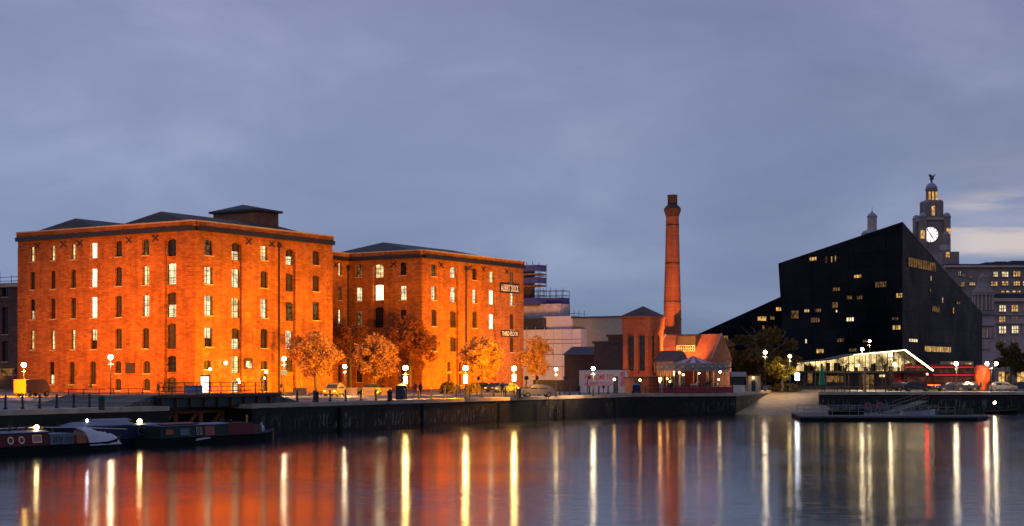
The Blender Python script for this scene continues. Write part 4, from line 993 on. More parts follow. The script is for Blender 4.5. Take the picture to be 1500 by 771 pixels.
# ------------------------------------------------------------------ scaffolded building and scaffolding
def scaff():
    t = thing('sheeted_building','building site wrapped in pinkish white sheeting right of the warehouses','building',(wx(866,258),258,0))
    def wrap(name, pxr, D, wv, du, y0, y1, m, lab=None):
        D = D+46; du = min(du,4); p = Vector((wx(pxr-du*3.6,D),D)); z1 = wz(y0,D); z0 = 0 if y1 is None else wz(y1,D)
        wv = wv*1.18
        o = MB().prism([p, p+U*du, p+U*du+V*wv, p+V*wv], z0, z1).build(name, M[m], t)
        return p, z0, z1, o
    p, z0, z1, o = wrap('sheeting', 866, 258, 17, 14, 482, None, 'wrap')
    f = MB()
    for yy in (497,503,519,537):
        z = wz(yy,304); f.obox(p,V,-U,0,20,z-.05,z+.05,.0,.06)
    f.build('sheeting_ties', M['iron'], t)
    fo = MB()
    for i in range(10):
        f_ = p+V*(.05+i*2.1)-U*.09; fo.tube([(f_.x,f_.y,0),(f_.x,f_.y,z1+.6)], .045, 5)
    fo.build('scaffold_tubes', mat('galvanised tube',(.35,.33,.33),.5,metal=.5), t)
    wrap('sheeting', 853, 262, 6.2, 10, 463, 483, 'wrap')
    wrap('dark_storey', 809, 264, 9, 10, 466, 483, 'black_clad')
    wrap('floor_slab', 835, 268, 11, 12, 445, 466.5, 'slab')
    t2 = thing('scaffolding','upper scaffolding with blue netting and plank decks on top of the sheeted building','scaffolding',(wx(800,316),316,0))
    tu = MB(); dk = MB(); nt = MB()
    def frame(pxr, D, wv, du, ys, ztop, zbot, nets):
        D = D+46; p = Vector((wx(pxr-du*3.6,D),D)); n = max(2,int(wv/1.5))
        for i in range(n+1):
            for k in (0,du):
                q = p+V*(wv*i/n)+U*k; tu.tube([(q.x,q.y,zbot),(q.x,q.y,ztop+random.uniform(.3,1.3))], .05, 4)
        z = zbot
        while z < ztop+.5:
            for k in (0,du):
                a = p+U*k; b = p+V*wv+U*k; tu.tube([(a.x,a.y,z),(b.x,b.y,z)], .045, 4)
            a = p; b = p+U*du; tu.tube([(a.x,a.y,z),(b.x,b.y,z)], .045, 4)
            z += 1.0
        for yy in ys:
            z = wz(yy,D); dk.prism([p,p+U*du,p+U*du+V*wv,p+V*wv], z-.35, z)
        for (ya,yb) in nets:
            za, zb_ = wz(yb,D), wz(ya,D); nt.obox(p,V,-U,0,wv,za,zb_,.06,.09); nt.obox(p,U,V*-1,0,du,za,zb_,.06,.09)
    zb = wz(446,314)
    frame(800,270,6,3,(400,417,446),wz(389,316),zb,((388,397),(406,415),(436,446)))
    frame(834,271,9,3,(445,),wz(428,317),zb,((436,445),))
    tu.build('tubes', M['iron'], t2); dk.build('decks', M['plank'], t2); nt.build('netting', M['net'], t2)
    core = Vector((wx(776,320),320)); MB().prism([core,core+U*2,core+U*2+V*5,core+V*5], zb, wz(392,320)).build('brick_core', M['brick_dark'], t)
    fr = thing('scaffold_frame','low scaffold edge protection above the sheeted storey','scaffolding',(wx(853,308),308,wz(463,308)))
    m = MB(); z0 = wz(466,308)
    for px in (834,841,848,856): m.tube([(wx(px,308.4),308.6,z0-.3),(wx(px,308.4),308.6,wz(455,308))], .045, 4)
    m.tube([(wx(832,308),308.6,wz(459,308)),(wx(856,308),308.6,wz(460,308))], .045, 4); m.build('tubes', M['iron'], fr)
scaff()
def simple_block(name, label, cat, pxr, D, wv, du, ytop, m, roofm=None, roofh=0.0, over=.25):
    p = Vector((wx(pxr,D),D)); t = thing(name, label, cat, (p.x,D,0)); z = wz(ytop,D)
    q = [p,p+U*du,p+U*du+V*wv,p+V*wv]; MB().prism(q, 0, z).build('wall', M[m], t)
    if roofm:
        c = [p-U*over-V*over, p+U*(du+over)-V*over, p+U*(du+over)+V*(wv+over), p-U*over+V*(wv+over)]
        r = MB()
        if roofh: 
            m0 = (c[0]+c[1])/2; m1 = (c[2]+c[3])/2
            r.add([(*v,z) for v in c]+[(*m0,z+roofh),(*m1,z+roofh)], [(0,3,2,1),(0,1,4),(1,2,5,4),(2,3,5),(3,0,4,5)])
        else: r.prism(c, z, z+.35)
        r.build('roof', M[roofm], t)
    return t, p, z
simple_block('gallery_building','plain grey clad building behind the sheeting','building',930,300,14,20,465,'grey_clad','slate')
t,p,z = simple_block('slate_roofed_shed','dark slate roofed building left of the pumphouse tower','building',914,240,5.3,6,503,'black_clad','slate',.0)
t,p,z = simple_block('slate_roofed_shed','low dark shed behind the white hoarding','building',874,246,6,6,520,'black_clad','slate',1.4)
t,p,z = simple_block('white_edged_building','dark building with a white roof edge beside the pumphouse tower','building',915,262,3.2,5,493,'black_clad','slate',0)
O = p; MB().obox(p,V,-U,-.2,3.4,wz(510,262),wz(507,262),.05,.2).build('white_edge', M['whitepaint'], t)
t,p,z = simple_block('site_fence','dark red boarded fence below the white sheeting','fence',846,236,8,1,557,'black_clad',None)
# hoarding
def hoarding():
    D = 224; p = Vector((wx(919,D),D)); d = Vector((-1,.0)); d = Vector((wx(848.5,D+1.0)-p.x,1.0)).normalized(); n = Vector((d.y,-d.x)); n = n if n.y < 0 else -n
    ln = (Vector((wx(848.5,D+1),D+1))-p).length; z1 = wz(542.5,D)
    t = thing('hoarding_cabin','long white cabin with red WELCOME TO ALBERT DOCK lettering and a dark door','cabin',(p.x,D,0))
    MB().obox(p,d,n,0,ln,0,z1,-2.4,0).build('wall', M['hoard'], t); MB().obox(p,d,n,-.1,ln+.1,z1,z1+.12,-2.5,.1).build('roof', M['iron'], t)
    MB().obox(p,d,n,1.35,2.05,.2,wz(551.5,D),.0,.05).build('door', M['black_clad'], t)
    def letter(txt, px0, px1, y0, y1, m='redtext'):
        cu = bpy.data.curves.new('l','FONT'); cu.body = txt; cu.size = 1; cu.extrude = .01; cu.offset = .02
        tmp = bpy.data.objects.new('tmp', cu); COL.objects.link(tmp); bpy.context.view_layer.update()
        me = bpy.data.meshes.new_from_object(tmp.evaluated_get(bpy.context.evaluated_depsgraph_get())); bpy.data.objects.remove(tmp)
        xs = [v.co.x for v in me.vertices]; ys = [v.co.y for v in me.vertices]; off = OFF[t.name]
        X0, X1 = wx(px0,D+.5), wx(px1,D+.5); Z0, Z1 = wz(y1,D+.5), wz(y0,D+.5)
        for v in me.vertices:
            fx = (v.co.x-min(xs))/(max(xs)-min(xs)); fz = (v.co.y-min(ys))/(max(ys)-min(ys)); X = X0+(X1-X0)*fx
            s_ = (X-p.x)/d.x; q = p+d*s_+n*(.03+v.co.z); v.co = (q.x-off.x,q.y-off.y,Z0+(Z1-Z0)*fz-off.z)
        me.materials.append(M[m]); o = bpy.data.objects.new('lettering', me); COL.objects.link(o); o.parent = t
    letter('WELCOME TO',856,897,548.5,556); letter('ALBERT DOCK',856,897,560,565.5)
    s_ = MB(); s_.obox(p,d,n,.35,1.05,.9,3.0,.01,.03); s_.build('pink_panel', mat('pink print',(.5,.12,.18),.6,var=.5,scale=3), t)
hoarding()

# ------------------------------------------------------------------ pumphouse
def pump():
    D = 230; p = Vector((wx(951.5,D),D)); s_ = 4.5
    t = thing('pumphouse_tower','red floodlit brick pumphouse tower with pyramid roof','tower',(p.x,D,0))
    z1 = wz(463,D); zc = wz(485,D)
    O = p; w = MB(); e = .28
    w.prism([p+U*e+V*e,p+U*(s_-e)+V*e,p+U*(s_-e)+V*(s_-e),p+U*e+V*(s_-e)], 0, zc+.3)
    for (d,n) in ((V,-U),(U,-V)):
        for k in (0,.5,1):
            a = k*(s_-.75); w.obox(p,d,n,a if k else 0,a+.75,.0,zc-.25,-e-.01,0.0 if d is V else .003)
        w.obox(p,d,n,0 if d is V else .01,s_,0,2.7,-e-.02,.03 if d is V else .034)
    w.build('wall', M['brick_red'], t)
    c = MB(); c.prism([p-U*.05-V*.05,p+U*(s_+.05)-V*.05,p+U*(s_+.05)+V*(s_+.05),p-U*.05+V*(s_+.05)], zc-.25, zc+.25)
    c.prism([p-U*.16-V*.16,p+U*(s_+.16)-V*.16,p+U*(s_+.16)+V*(s_+.16),p-U*.16+V*(s_+.16)], zc+.25, z1-.3)
    c.prism([p-U*.35-V*.35,p+U*(s_+.35)-V*.35,p+U*(s_+.35)+V*(s_+.35),p-U*.35+V*(s_+.35)], z1-.3, z1)
    c.build('upper_storey', M['brick_red'], t)
    q = [p-U*.4-V*.4,p+U*(s_+.4)-V*.4,p+U*(s_+.4)+V*(s_+.4),p-U*.4+V*(s_+.4)]; ap = p+(U+V)*(s_/2)
    MB().add([(*v,z1+.003) for v in q]+[(ap.x,ap.y,z1+1.6)],[(0,3,2,1),(0,1,4),(1,2,4),(2,3,4),(3,0,4)]).build('roof', M['slate_brown'], t)
    for (d,n,k0) in ((V,-U,0),(U,-V,0)):
        for k in range(2):
            a = .95+k*1.88; window(t,p,d,n,a,a+.7,3.2,zc-.7,e+.02-.12,'glass',1,6,sill=False)
    # base annex
    an = thing('pumphouse_annex','low red brick annex at the foot of the pumphouse tower','building',(p.x,D-6,0))
    p2 = Vector((wx(950,218),218)); MB().prism([p2,p2+U*6,p2+U*6+V*3.8,p2+V*3.8],0,2.1).build('wall', M['brick_red'], an); MB().prism([p2-U*.2-V*.2,p2+U*6-V*.2,p2+U*6+V*4,p2-U*.2+V*4],2.1,2.3).build('roof', M['slate'], an)
    MB().obox(p2,V,-U,1.4,2.2,0,1.9,0,.04).build('door', M['black_clad'], an)
    # main hall with big orange roof
    h = thing('pumphouse_hall','brick pumphouse hall with steep floodlit roof and a glazed dormer strip','building',(wx(1042,234),234,0))
    E = Vector((wx(1042,234),234)); zE = wz(527,234); zR = wz(489.5,238); du = 3.7; wv = 9.6; hp = E+U*du
    MB().prism([E,E+U*2*du,E+U*2*du+V*wv,E+V*wv],0,zE).build('wall', M['brick_red'], h)
    A_=E-U*.15; B_=E+V*wv-U*.15; RA=E+U*du; RB=E+V*wv+U*du; C_=E+U*(2*du+.1); D_=C_+V*wv
    MB().add([(*A_,zE+.01),(*B_,zE+.01),(*RB,zR),(*RA,zR),(*C_,zE+.01),(*D_,zE+.01),(A_.x,A_.y,zE+.01)],[(0,1,2,3),(3,2,5,4),(0,3,4),(1,5,2),(0,4,5,1)]).build('roof', M['brick_red'], h)
    for (P0,P1,P2) in ((A_,RA,C_),(B_,RB,D_)):
        ve = MB()
        for a,b,za,zb_ in ((P0,P1,zE,zR),(P1,P2,zR,zE)): ve.tube([(a.x,a.y,za+.06),(b.x,b.y,zb_+.06)], .12, 4)
        ve.build('verge', M['stone'], h)
    do = E+U*1.3+V*3.3; zd0, zd1 = wz(515,236), wz(491.5,236)
    MB().prism([do,do+U*2.6,do+U*2.6+V*3.1,do+V*3.1],zd0-.5,zd1).build('dormer', M['slate'], h)
    dw = window(h,do,V,-U,.0,3.1,zd0+.05,zd0+.95,-.1,'w_dim',8,2,'whitepaint',False)
    # dark low roof before the hall
    lo,pp,z = simple_block('pumphouse_lean_to','low dark hip roofed extension before the pumphouse hall','building',988,224,2.9,4,530,'black_clad','slate',1.6,.4)
    # chimney
    D = 246; c = Vector((wx(985,D),D)); t = thing('chimney','tall tapered brick chimney with flared cap','chimney',(c.x,D,0)); k = D/F
    zz = lambda y: wz(y,D)
    MB().lathe([(14.2*k,0),(13.4*k,zz(500)),(12.5*k,zz(442)),(10.8*k,zz(386)),(9.6*k,zz(330)),(9.3*k,zz(318))],(c.x,c.y,0),16,PI/16).build('shaft', M['brick_red'], t)
    MB().lathe([(9.3*k,zz(318)),(10*k,zz(316)),(12.4*k,zz(309)),(12.4*k,zz(306)),(9.5*k,zz(302))],(c.x,c.y,0),16,PI/16).build('collar', M['brick_dark'], t)
    MB().lathe([(8.6*k,zz(302)),(7.2*k,zz(300)),(7.1*k,zz(288)),(7.5*k,zz(287.6)),(7.5*k,zz(286))],(c.x,c.y,0),16,PI/16).build('chimney_pot', M['brick_dark'], t)
    for y,r in ((386,10.9),(442,12.6),(330,9.7)):
        b = MB(); b.lathe([(r*k+.02,zz(y)-.08),(r*k+.06,zz(y)),(r*k+.02,zz(y)+.08)],(c.x,c.y,0),16,PI/16)
        b.build('iron_band', M['iron'], t)
pump()
def flood_w(x, y, z, tx, ty, tz, watt, col, ang, label):
    t = thing('floodlight', label, 'floodlight', (x,y,0)); p = Vector((x,y,z)); d = (Vector((tx,ty,tz))-p).normalized(); b = p-d*.2
    MB().tube([(x,y,0),(x,y,z-.25)], .05).build('stand', M['iron'], t); MB().tube([tuple(b-d*.15),tuple(b)], [.1,.22], 10).build('housing', M['iron'], t)
    MB().tube([tuple(b+d*.01),tuple(b+d*.03)], .18, 10).build('lens', M['l_flood'], t)
    l = bpy.data.lights.new('flood','SPOT'); l.energy = watt; l.color = col; l.spot_size = R(ang); l.spot_blend = .7; l.shadow_soft_size = .25
    o = bpy.data.objects.new('lamp_light', l); COL.objects.link(o); o.parent = t; o.location = p+d*.02-Vector((x,y,0)); o.rotation_euler = d.to_track_quat('-Z','Y').to_euler()
RO = (1,.27,.035)
flood_w(wx(958,221),221,2.8, wx(955,232),232,8, 3300, RO, 110, 'floodlight at the foot of the pumphouse tower')
flood_w(wx(990,221),221,2.8, wx(962,232),232,9, 6000, RO, 90, 'floodlight right of the pumphouse tower')
flood_w(wx(884,217),217,.9, wx(884,224),224,2.0, 380, (1,.8,.75), 140, 'small added floodlight brightening the white cabin lettering')  # added light with no known fixture, brightens the dim cabin front
flood_w(wx(846,268),268,2.4, wx(818,304),304,10, 13000, (.85,.74,.95), 100, 'white floodlight aimed at the sheeted building site')
flood_w(wx(1000,229),229,3.2, wx(985,246),246,14, 30000, RO, 80, 'floodlight behind the lean-to, aimed at the chimney')
flood_w(wx(1040,222),222,4.0, wx(1030,236),236,7, 1500, (1,.30,.04), 110, 'floodlight before the pumphouse hall roof')

# ------------------------------------------------------------------ carousel
def carousel():
    D = 218; c = W(1016,573,D); k = D/F; t = thing('carousel','fairground carousel with striped canopy and painted fascia','carousel',(c.x,D,0))
    zf0, zf1 = wz(543.5,D), wz(532.5,D); Rr = 52*k; ap = wz(521.5,D); r1 = 29*k; zr = wz(532.5,D)+.05
    n = 24; MB().lathe([(Rr,zf0),(Rr,zf1),(Rr-.15,zf1+.05),(Rr-.15,zf0)],(c.x,D,0),n).build('fascia', M['fascia'], t)
    for i in range(n):
        sc = MB(); a = 2*PI*(i+.5)/n; q = Vector((c.x+Rr*math.cos(a)*1.01, D+Rr*math.sin(a)*1.01)); sc.ball((q.x,q.y,(zf0+zf1)/2), .2, 6, 4)
        sc.build('fascia_boss', M['brass'], t)
    for st, m in ((0,'canvas_w'),(1,'canvas_r')):
        r = MB(); K = 20
        for i in range(st,K,2):
            a0, a1 = 2*PI*i/K, 2*PI*(i+1)/K; am = (a0+a1)/2
            P = lambda rr,a,z: (c.x+rr*math.cos(a), D+rr*math.sin(a), z)
            r.add([(c.x,D,ap),P(r1*.5,a0,ap-(ap-zr)*.58),P(r1*.5,a1,ap-(ap-zr)*.58)],[(0,1,2)])
            r.add([P(r1*.5,a0,ap-(ap-zr)*.58),P(r1*.5,a1,ap-(ap-zr)*.58),P(r1,a1,zr),P(r1*1.0,am,zr-.1),P(r1,a0,zr)],[(0,1,2,3,4)])
        r.build('canopy_stripes', M[m], t)
    MB().lathe([(Rr-.1,zf1-.06),(r1,zr-.12),(.2,zr+.3)],(c.x,D,0),n).build('roof', M['slate'], t)
    MB().lathe([(1.2,.3),(1.2,zf0+.3)],(c.x,D,0),12).build('centre_drum', M['maroon'], t); MB().lathe([(Rr-.4,0),(Rr-.4,.35)],(c.x,D,0),n).build('platform', M['wood'], t)
    for i in range(12):
        po = MB(); a = 2*PI*i/12; rr = Rr-.35; po.tube([(c.x+rr*math.cos(a),D+rr*math.sin(a),.3),(c.x+rr*math.cos(a),D+rr*math.sin(a),zf0+.2)], .06, 6)
        po.build('outer_pole', M['brass'], t)
    for i in range(10):
        a = 2*PI*i/10+.2; rr = Rr*.68; X, Y = c.x+rr*math.cos(a), D+rr*math.sin(a); zz = .95+.25*(i%3)
        h = MB(); tx, ty = -math.sin(a), math.cos(a)
        h.tube([(X-tx*.45,Y-ty*.45,zz),(X,Y,zz-.03),(X+tx*.35,Y+ty*.35,zz+.05),(X+tx*.55,Y+ty*.55,zz+.4),(X+tx*.8,Y+ty*.8,zz+.42)], [.16,.2,.19,.12,.07], 8)
        for q in (-.38,.3):
            for sd in (-.1,.1): h.tube([(X+tx*q+ty*sd,Y+ty*q-tx*sd,zz-.1),(X+tx*(q+.12)+ty*sd,Y+ty*(q+.12)-tx*sd,zz-.4),(X+tx*q+ty*sd,Y+ty*q-tx*sd,zz-.62)], [.07,.05,.04], 5)
        hh = h.build('horse', M['canvas_w'] if i % 2 else M['wood'], t); MB().tube([(X,Y,.3),(X,Y,zf0+.2)], .035, 5).build('pole', M['brass'], hh)
    bl = MB()
    for px, py, rr in ((995,546,.16),(1000,549,.14),(1024,547,.1),(1057,545,.15),(977,555,.12),(982,559,.1),(1054,556,.1)):
        bl = MB().ball((wx(px,D-2),D-2+random.uniform(-1,2),wz(py,D-2)), rr, 8, 6); bl.build('bulb', M['l_orange'] if px < 1010 else M['l_yellow'], t)
    return t
carousel()
D = 213.2; t = thing('low_fence','low red panelled fence before the carousel','fence',(wx(1010,D),D,0)); 
for i in range(9):
    m = MB(); po = MB()
    x0, x1 = wx(966+i*12,D), wx(977+i*12,D); m.box(x0,x1,D-.04,D+.04,.12,.95); po.box(x1+.03,x1+.1,D-.07,D+.07,0,1.1)
    m.build('panel', M['redpaint'], t); po.build('post', M['iron'], t)
p = W(967,556,214); t = thing('heater_lamp','glowing yellow patio lamp at the left of the carousel','lamp',(p.x,214,0)); MB().lathe([(.12,0),(.05,.1),(.05,1.5)],(p.x,214,0),8).build('stand', M['iron'], t); MB().lathe([(.1,1.5),(.16,1.9),(.22,2.1),(.05,2.2)],(p.x,214,0),10).build('glowing_head', M['l_orange'], t)
p = W(937,565,216.6); t = thing('blue_bin','blue covered cart below the pair of short orange lamps','cart',(wx(932,214),214,0)); X = wx(932,214)
MB().box(X-.5,X+.5,213.6,214.4,.3,1.15).build('body', M['navy'], t); MB().lathe([(.75,1.15),(.5,1.35),(.05,1.45)],(X,214,0),4,PI/4).build('cover', M['blueboard'], t); MB().tube([(X-.4,213.5,.2),(X-.4,214.5,.2)],.2,10).build('wheel', M['tyre'], t)
# white kiosk and lit hut right of the carousel
D = 224; X0, X1 = wx(1072,D), wx(1091,D); t = thing('white_kiosk','small white kiosk with a flat canopy right of the carousel','kiosk',((X0+X1)/2,D,0))
MB().box(X0,X1,D,D+2,0,1.05).build('counter', M['whitepaint'], t); MB().box(X0,X1,D+.3,D+2,1.05,2.3).build('dark_opening', M['black_clad'], t); MB().box(X0-.1,X1+.15,D-.5,D+2.1,2.3,3.0).build('canopy', M['hoard'], t)
D = 232; X0, X1 = wx(1096,D), wx(1114,D); t = thing('lit_hut','small cream hut lit yellow at the top of the slipway','hut',((X0+X1)/2,D,0))
MB().box(X0,X1,D,D+2,0,2.4).build('wall', mat('cream boards',(.6,.45,.25),.7), t); MB().box(X0-.2,X1+.2,D-.3,D+2.2,2.4,2.55).build('roof', M['slate'], t); MB().box(X0+.5,X0+1.1,D-.03,D,0,1.7).build('door', M['black_clad'], t); MB().ball((X0+.7,D-.4,2.1),.09).build('bulb', M['l_yellow'], t)

# ------------------------------------------------------------------ black glass buildings
def plane_pt(px, py, P, Q):
    d = (Q-P); ln = d.length; d = d/ln; k = (px-CX)/F; s_ = (k*P.y-P.x)/(d.x-k*d.y); p = P+d*s_; return s_, CH-(py-HY)/F*p.y, d
def black():
    t = thing('black_glass_building','sharp edged black glass block leaning beside the clock tower','building',(wx(1322,300),300,0))
    C = Vector((wx(1322,300),300)); Lp = Vector((wx(1140,330),330)); Lb = None; Rp = Vector((wx(1439,352),352)); Bk = Lp+Rp-C
    dd = (Lp-C).normalized(); kk = (1151-CX)/F; ss_ = (kk*C.y-C.x)/(dd.x-kk*dd.y); Lb = C+dd*ss_
    zC = wz(325,300); zL = wz(386,330); zR = wz(459,352); zB = zL+zR-zC
    bl = MB().add([(C.x,C.y,0),(Lb.x,Lb.y,0),(Lp.x,Lp.y,zL),(C.x,C.y,zC)],[(0,1,2,3)])
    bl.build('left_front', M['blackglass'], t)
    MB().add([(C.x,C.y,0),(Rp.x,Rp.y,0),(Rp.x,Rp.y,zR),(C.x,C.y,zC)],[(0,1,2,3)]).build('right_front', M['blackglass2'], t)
    MB().add([(Lb.x,Lb.y,0),(Bk.x,Bk.y,0),(Rp.x,Rp.y,0),(Lp.x,Lp.y,zL),(Bk.x,Bk.y,zB),(Rp.x,Rp.y,zR),(C.x,C.y,zC)],[(0,1,4,3),(1,2,5,4),(3,4,5,6)]).build('rear_and_roof', M['blackglass'], t)
    def wins(P, Q, lst):
        for (x,y,w_,h_,m,n) in lst:
            h_ *= .82; w_ *= .92
            s0_,z0,d = plane_pt(x-w_/2,y+h_/2,P,Q); s1_,z1,_ = plane_pt(x+w_/2,y-h_/2,P,Q); a,b = min(s0_,s1_),max(s0_,s1_)
            nn = Vector((d.y,-d.x)); nn = nn if nn.y < 0 else -nn
            O2 = P+nn*.06
            f = MB(); 
            for i in range(n+1):
                s_ = a+(b-a)*i/n; f.obox(O2,d,nn,s_-.06,s_+.06,z0,z1,0,.1)
            f.obox(O2,d,nn,a-.06,b+.06,z1,z1+.1,0,.1); f.obox(O2,d,nn,a-.06,b+.06,z0-.1,z0,0,.1)
            w = f.build('window', M['iron'], t); MB().obox(O2,d,nn,a,b,z0,z1,0,.03).build('pane', M[m], w)
    wins(Lp, C, [(1191.5,379.5,12,7,'w_gold',3),(1211,381,3,10,'w_dim',1),(1219,380,2.5,10,'w_gold',1),(1224.5,379,2.5,10,'w_gold',1),(1257,405,12,6,'w_gold',3),(1226,424,11,6,'w_dim',3),
        (1245,436,8,6,'w_dim',2),(1260,436,9,6,'w_dim',3),(1291,417,18,10,'w_dim',5),(1321-3,433,10,8,'w_gold',3),(1182.5,455.5,8,5,'w_gold',3),(1199,455,10,6,'w_dim',3),(1246,468,12,7,'w_office',3),
        (1195,469,14,8,'w_dim',4),(1165,461,12,14,'w_dim',3),(1224,447,9,10,'w_dim',2),(1314,480,13,8,'w_gold',3),(1312,467,10,4,'w_dim',3),(1181.3,500,3.2,7,'w_office',1),(1232,498.5,11,6,'w_dim',3),
        (1202,514.5,12,7,'w_gold',3),(1250,513,12,5,'w_dim',3),(1269,500,10,4,'w_dim',3),(1226,456,3,4,'w_office',1)])
    wins(C, Rp, [(1337,499,14,4,'w_office',4),(1373,512,42,7,'w_gold',16),(1350,388,44,5,'w_dim',12),(1380,440,1.6,9,'w_office',1),(1396,455,1.6,10,'w_gold',1),(1363,408,2,8,'w_gold',1),(1370,453,12,8,'w_dim',4),(1362,425,2,6,'w_dim',1),(1403,444,6,3,'w_dim',2)])
    t2 = thing('black_glass_wing','low black glass wing with a roof sloping down to the left','building',(wx(1148,350),350,0))
    P = Vector((wx(1008,352),352)); Q = Vector((wx(1150,350),350)); z0 = wz(496,352); z1 = wz(432,350); b = Vector((8,30))
    MB().prism([P,Q,Q+b,P+b],0,[z0,z1,z1,z0]).build('wall', M['blackglass'], t2)
    for (x,y,w_,h_,m) in ((1116,467,12,6,'w_gold'),(1131,466,6,5,'w_dim'),(1141,453,8,5,'w_gold'),(1118,480,3,6,'w_dim'),(1063,495,6,6,'w_dim')):
        f = MB().box(wx(x-w_/2,350),wx(x+w_/2,350),349.7,349.95,wz(y+h_/2,350),wz(y-h_/2,350)).build('window', M[m], t2)
    # small sculpted glass roof between block and tower
black()

# ------------------------------------------------------------------ glass pavilion
def pavilion():
    D = 262; t = thing('glass_pavilion','two storey glass pavilion with a glowing upper floor and lit sloping gable edge','pavilion',(wx(1270,D),D,0))
    x0, xk, x1 = wx(1178,D), wx(1325,D), wx(1366,D); zf = wz(544.5,D); zp = wz(513.5,D); zl = wz(531,D)
    prof = [(x0,zf),(x0,zl),(wx(1215,D),wz(528,D)),(wx(1250,D),wz(520.5,D)),(xk,zp),(x1,zf+.1)]
    # back wall of lit room and ceiling
    MB().add([(x,D+7,z) for x,z in prof],[tuple(range(6))]).build('lit_back_wall', M['l_pav'], t)
    r = MB()
    for (a,b) in zip(prof[1:-1],prof[2:]): r.add([(a[0],D-.3,a[1]),(b[0],D-.3,b[1]),(b[0],D+8,b[1]),(a[0],D+8,a[1]),(a[0],D-.3,a[1]+.22),(b[0],D-.3,b[1]+.22),(b[0],D+8,b[1]+.22),(a[0],D+8,a[1]+.22)],[(0,1,2,3),(4,5,6,7),(0,1,5,4),(2,3,7,6)])
    r.build('roof', M['black_clad'], t)
    def zr(x):
        for (a,b) in zip(prof[1:-1],prof[2:]):
            if a[0] <= x <= b[0]: return a[1]+(b[1]-a[1])*(x-a[0])/(b[0]-a[0])
        return zf
    x = x0
    while x < x1-.2:
        MB().box(x-.05,x+.05,D-.05,D+.08,zf+.1,zr(x)).build('mullion', M['iron'], t); x += .95
    rnd = random.Random(5)
    for i in range(22):
        x = rnd.uniform(x0+.5,xk+2); h = rnd.uniform(.4,1.5); pe = MB(); pe.box(x,x+rnd.uniform(.2,1.0),D+3,D+3.3,zf+.1,zf+.1+min(h,max(.1,zr(x)-zf-.4)))
        pe.build('counter', M['wood'], t)
    ls = MB()
    for (a,b,c) in ((prof[3],prof[4],.05),(prof[4],prof[5],.14)): ls.tube([(a[0],D-.4,a[1]+.05),(b[0],D-.4,b[1]+.05)], c, 6)
    ls.build('edge_lighting', M['l_strip'], t)
    for px,py,rr in ((1307,521,.3),(1262,535,.25),(1315,534,.7)):
        MB().ball((wx(px,D),D+2,wz(py,D)), rr*.6).build('pendant_lamp', M['w_bright'], t)
    MB().box(x0-1.2,x1+.1,D-.5,D+8,zf-.25,zf+.1).build('floor_slab', M['iron'], t)
    MB().box(x0,x1-.5,D+4,D+4.2,0,zf-.25).build('lower_wall', M['black_clad'], t)
    x = x0
    while x < x1-.5: MB().box(x-.06,x+.06,D,D+.12,0,zf-.25).build('lower_mullion', M['deck'], t); x += 1.9
    for px0,px1,m,y0,y1 in ((1183,1190,'w_dim',547,562),(1262,1280,'w_dim',549,572),(1288,1297,'l_cool' if 0 else 'w_cool',549,552.5),(1326,1329,'w_cool',549,557),(1210,1235,'w_dim',551,560)):
        MB().box(wx(px0,D+4),wx(px1,D+4),D+3.9,D+3.98,wz(y1,D+4),wz(y0,D+4)).build('lit_opening', M[m], t)
    return t
pavilion()
p = W(1168,552,244); t = thing('lit_box_sign','glaring white box light left of the glass pavilion','sign',(p.x,244,0)); MB().box(p.x-.3,p.x+.3,243.8,244.2,p.z-.55,p.z+.55).build('light_panel', emis('white light box',(.85,.9,1),18), t); MB().tube([(p.x,244.1,0),(p.x,244.1,p.z-.56)],.08).build('post', M['iron'], t)
p = W(1204,573,232); t = thing('closed_parasol','tall closed green parasol before the glass pavilion','parasol',(p.x,232,0)); MB().lathe([(.05,0),(.05,1.0)],(p.x,232,0),8).build('pole', M['iron'], t); MB().lathe([(.45,.95),(.52,1.2),(.4,2.4),(.2,3.5),(.03,4.0)],(p.x,232,0),10).build('canopy', M['green'], t)
l = bpy.data.lights.new('parasol_glow','POINT')
p = W(1267,573,232); t = thing('timber_column','lit orange timber column on the quay before the pavilion','column',(p.x,232,0)); MB().box(p.x-.16,p.x+.16,231.8,232.2,0,3.6).build('shaft', mat('varnished timber',(.45,.22,.1),.5), t); MB().box(p.x-.25,p.x+.25,231.7,232.3,3.6,3.75).build('cap', M['iron'], t)
bpy.data.lights.remove(l)
# tables outside the pavilion
for i,px in enumerate((1222,1233,1244,1256)):
    X = wx(px,236); t = thing('cafe_table','small yellow topped cafe table on the pavilion terrace','table',(X,236,0),'cafe tables on the pavilion terrace'); MB().lathe([(.4,.72),(.4,.77)],(X,236,0),10).build('top', M['hivis'], t); MB().lathe([(.25,0),(.04,.06),(.04,.72)],(X,236,0),8).build('leg', M['iron'], t)

# ------------------------------------------------------------------ clock tower and civic buildings
def far_windows(t, D, lst, m='w_gold', fm='portland'):
    for (x,y,w_,h_,*r) in lst:
        mm = r[0] if r else m
        f = MB(); X0,X1,Z0,Z1 = wx(x-w_/2,D),wx(x+w_/2,D),wz(y+h_/2,D),wz(y-h_/2,D); e = .25
        f.box(X0-e,X0,D-.5,D,Z0,Z1); f.box(X1,X1+e,D-.5,D,Z0,Z1); f.box(X0-e,X1+e,D-.5,D,Z1,Z1+e); f.box(X0-e,X1+e,D-.6,D,Z0-e,Z0)
        for k in (1/3,2/3): xx = X0+(X1-X0)*k; f.box(xx-.12,xx+.12,D-.4,D-.2,Z0,Z1)
        zz = (Z0+Z1)/2; f.box(X0,X1,D-.38,D-.22,zz-.1,zz+.1)
        w = f.build('window', M[fm], t); MB().box(X0,X1,D-.18,D-.05,Z0,Z1).build('pane', M[mm], w)
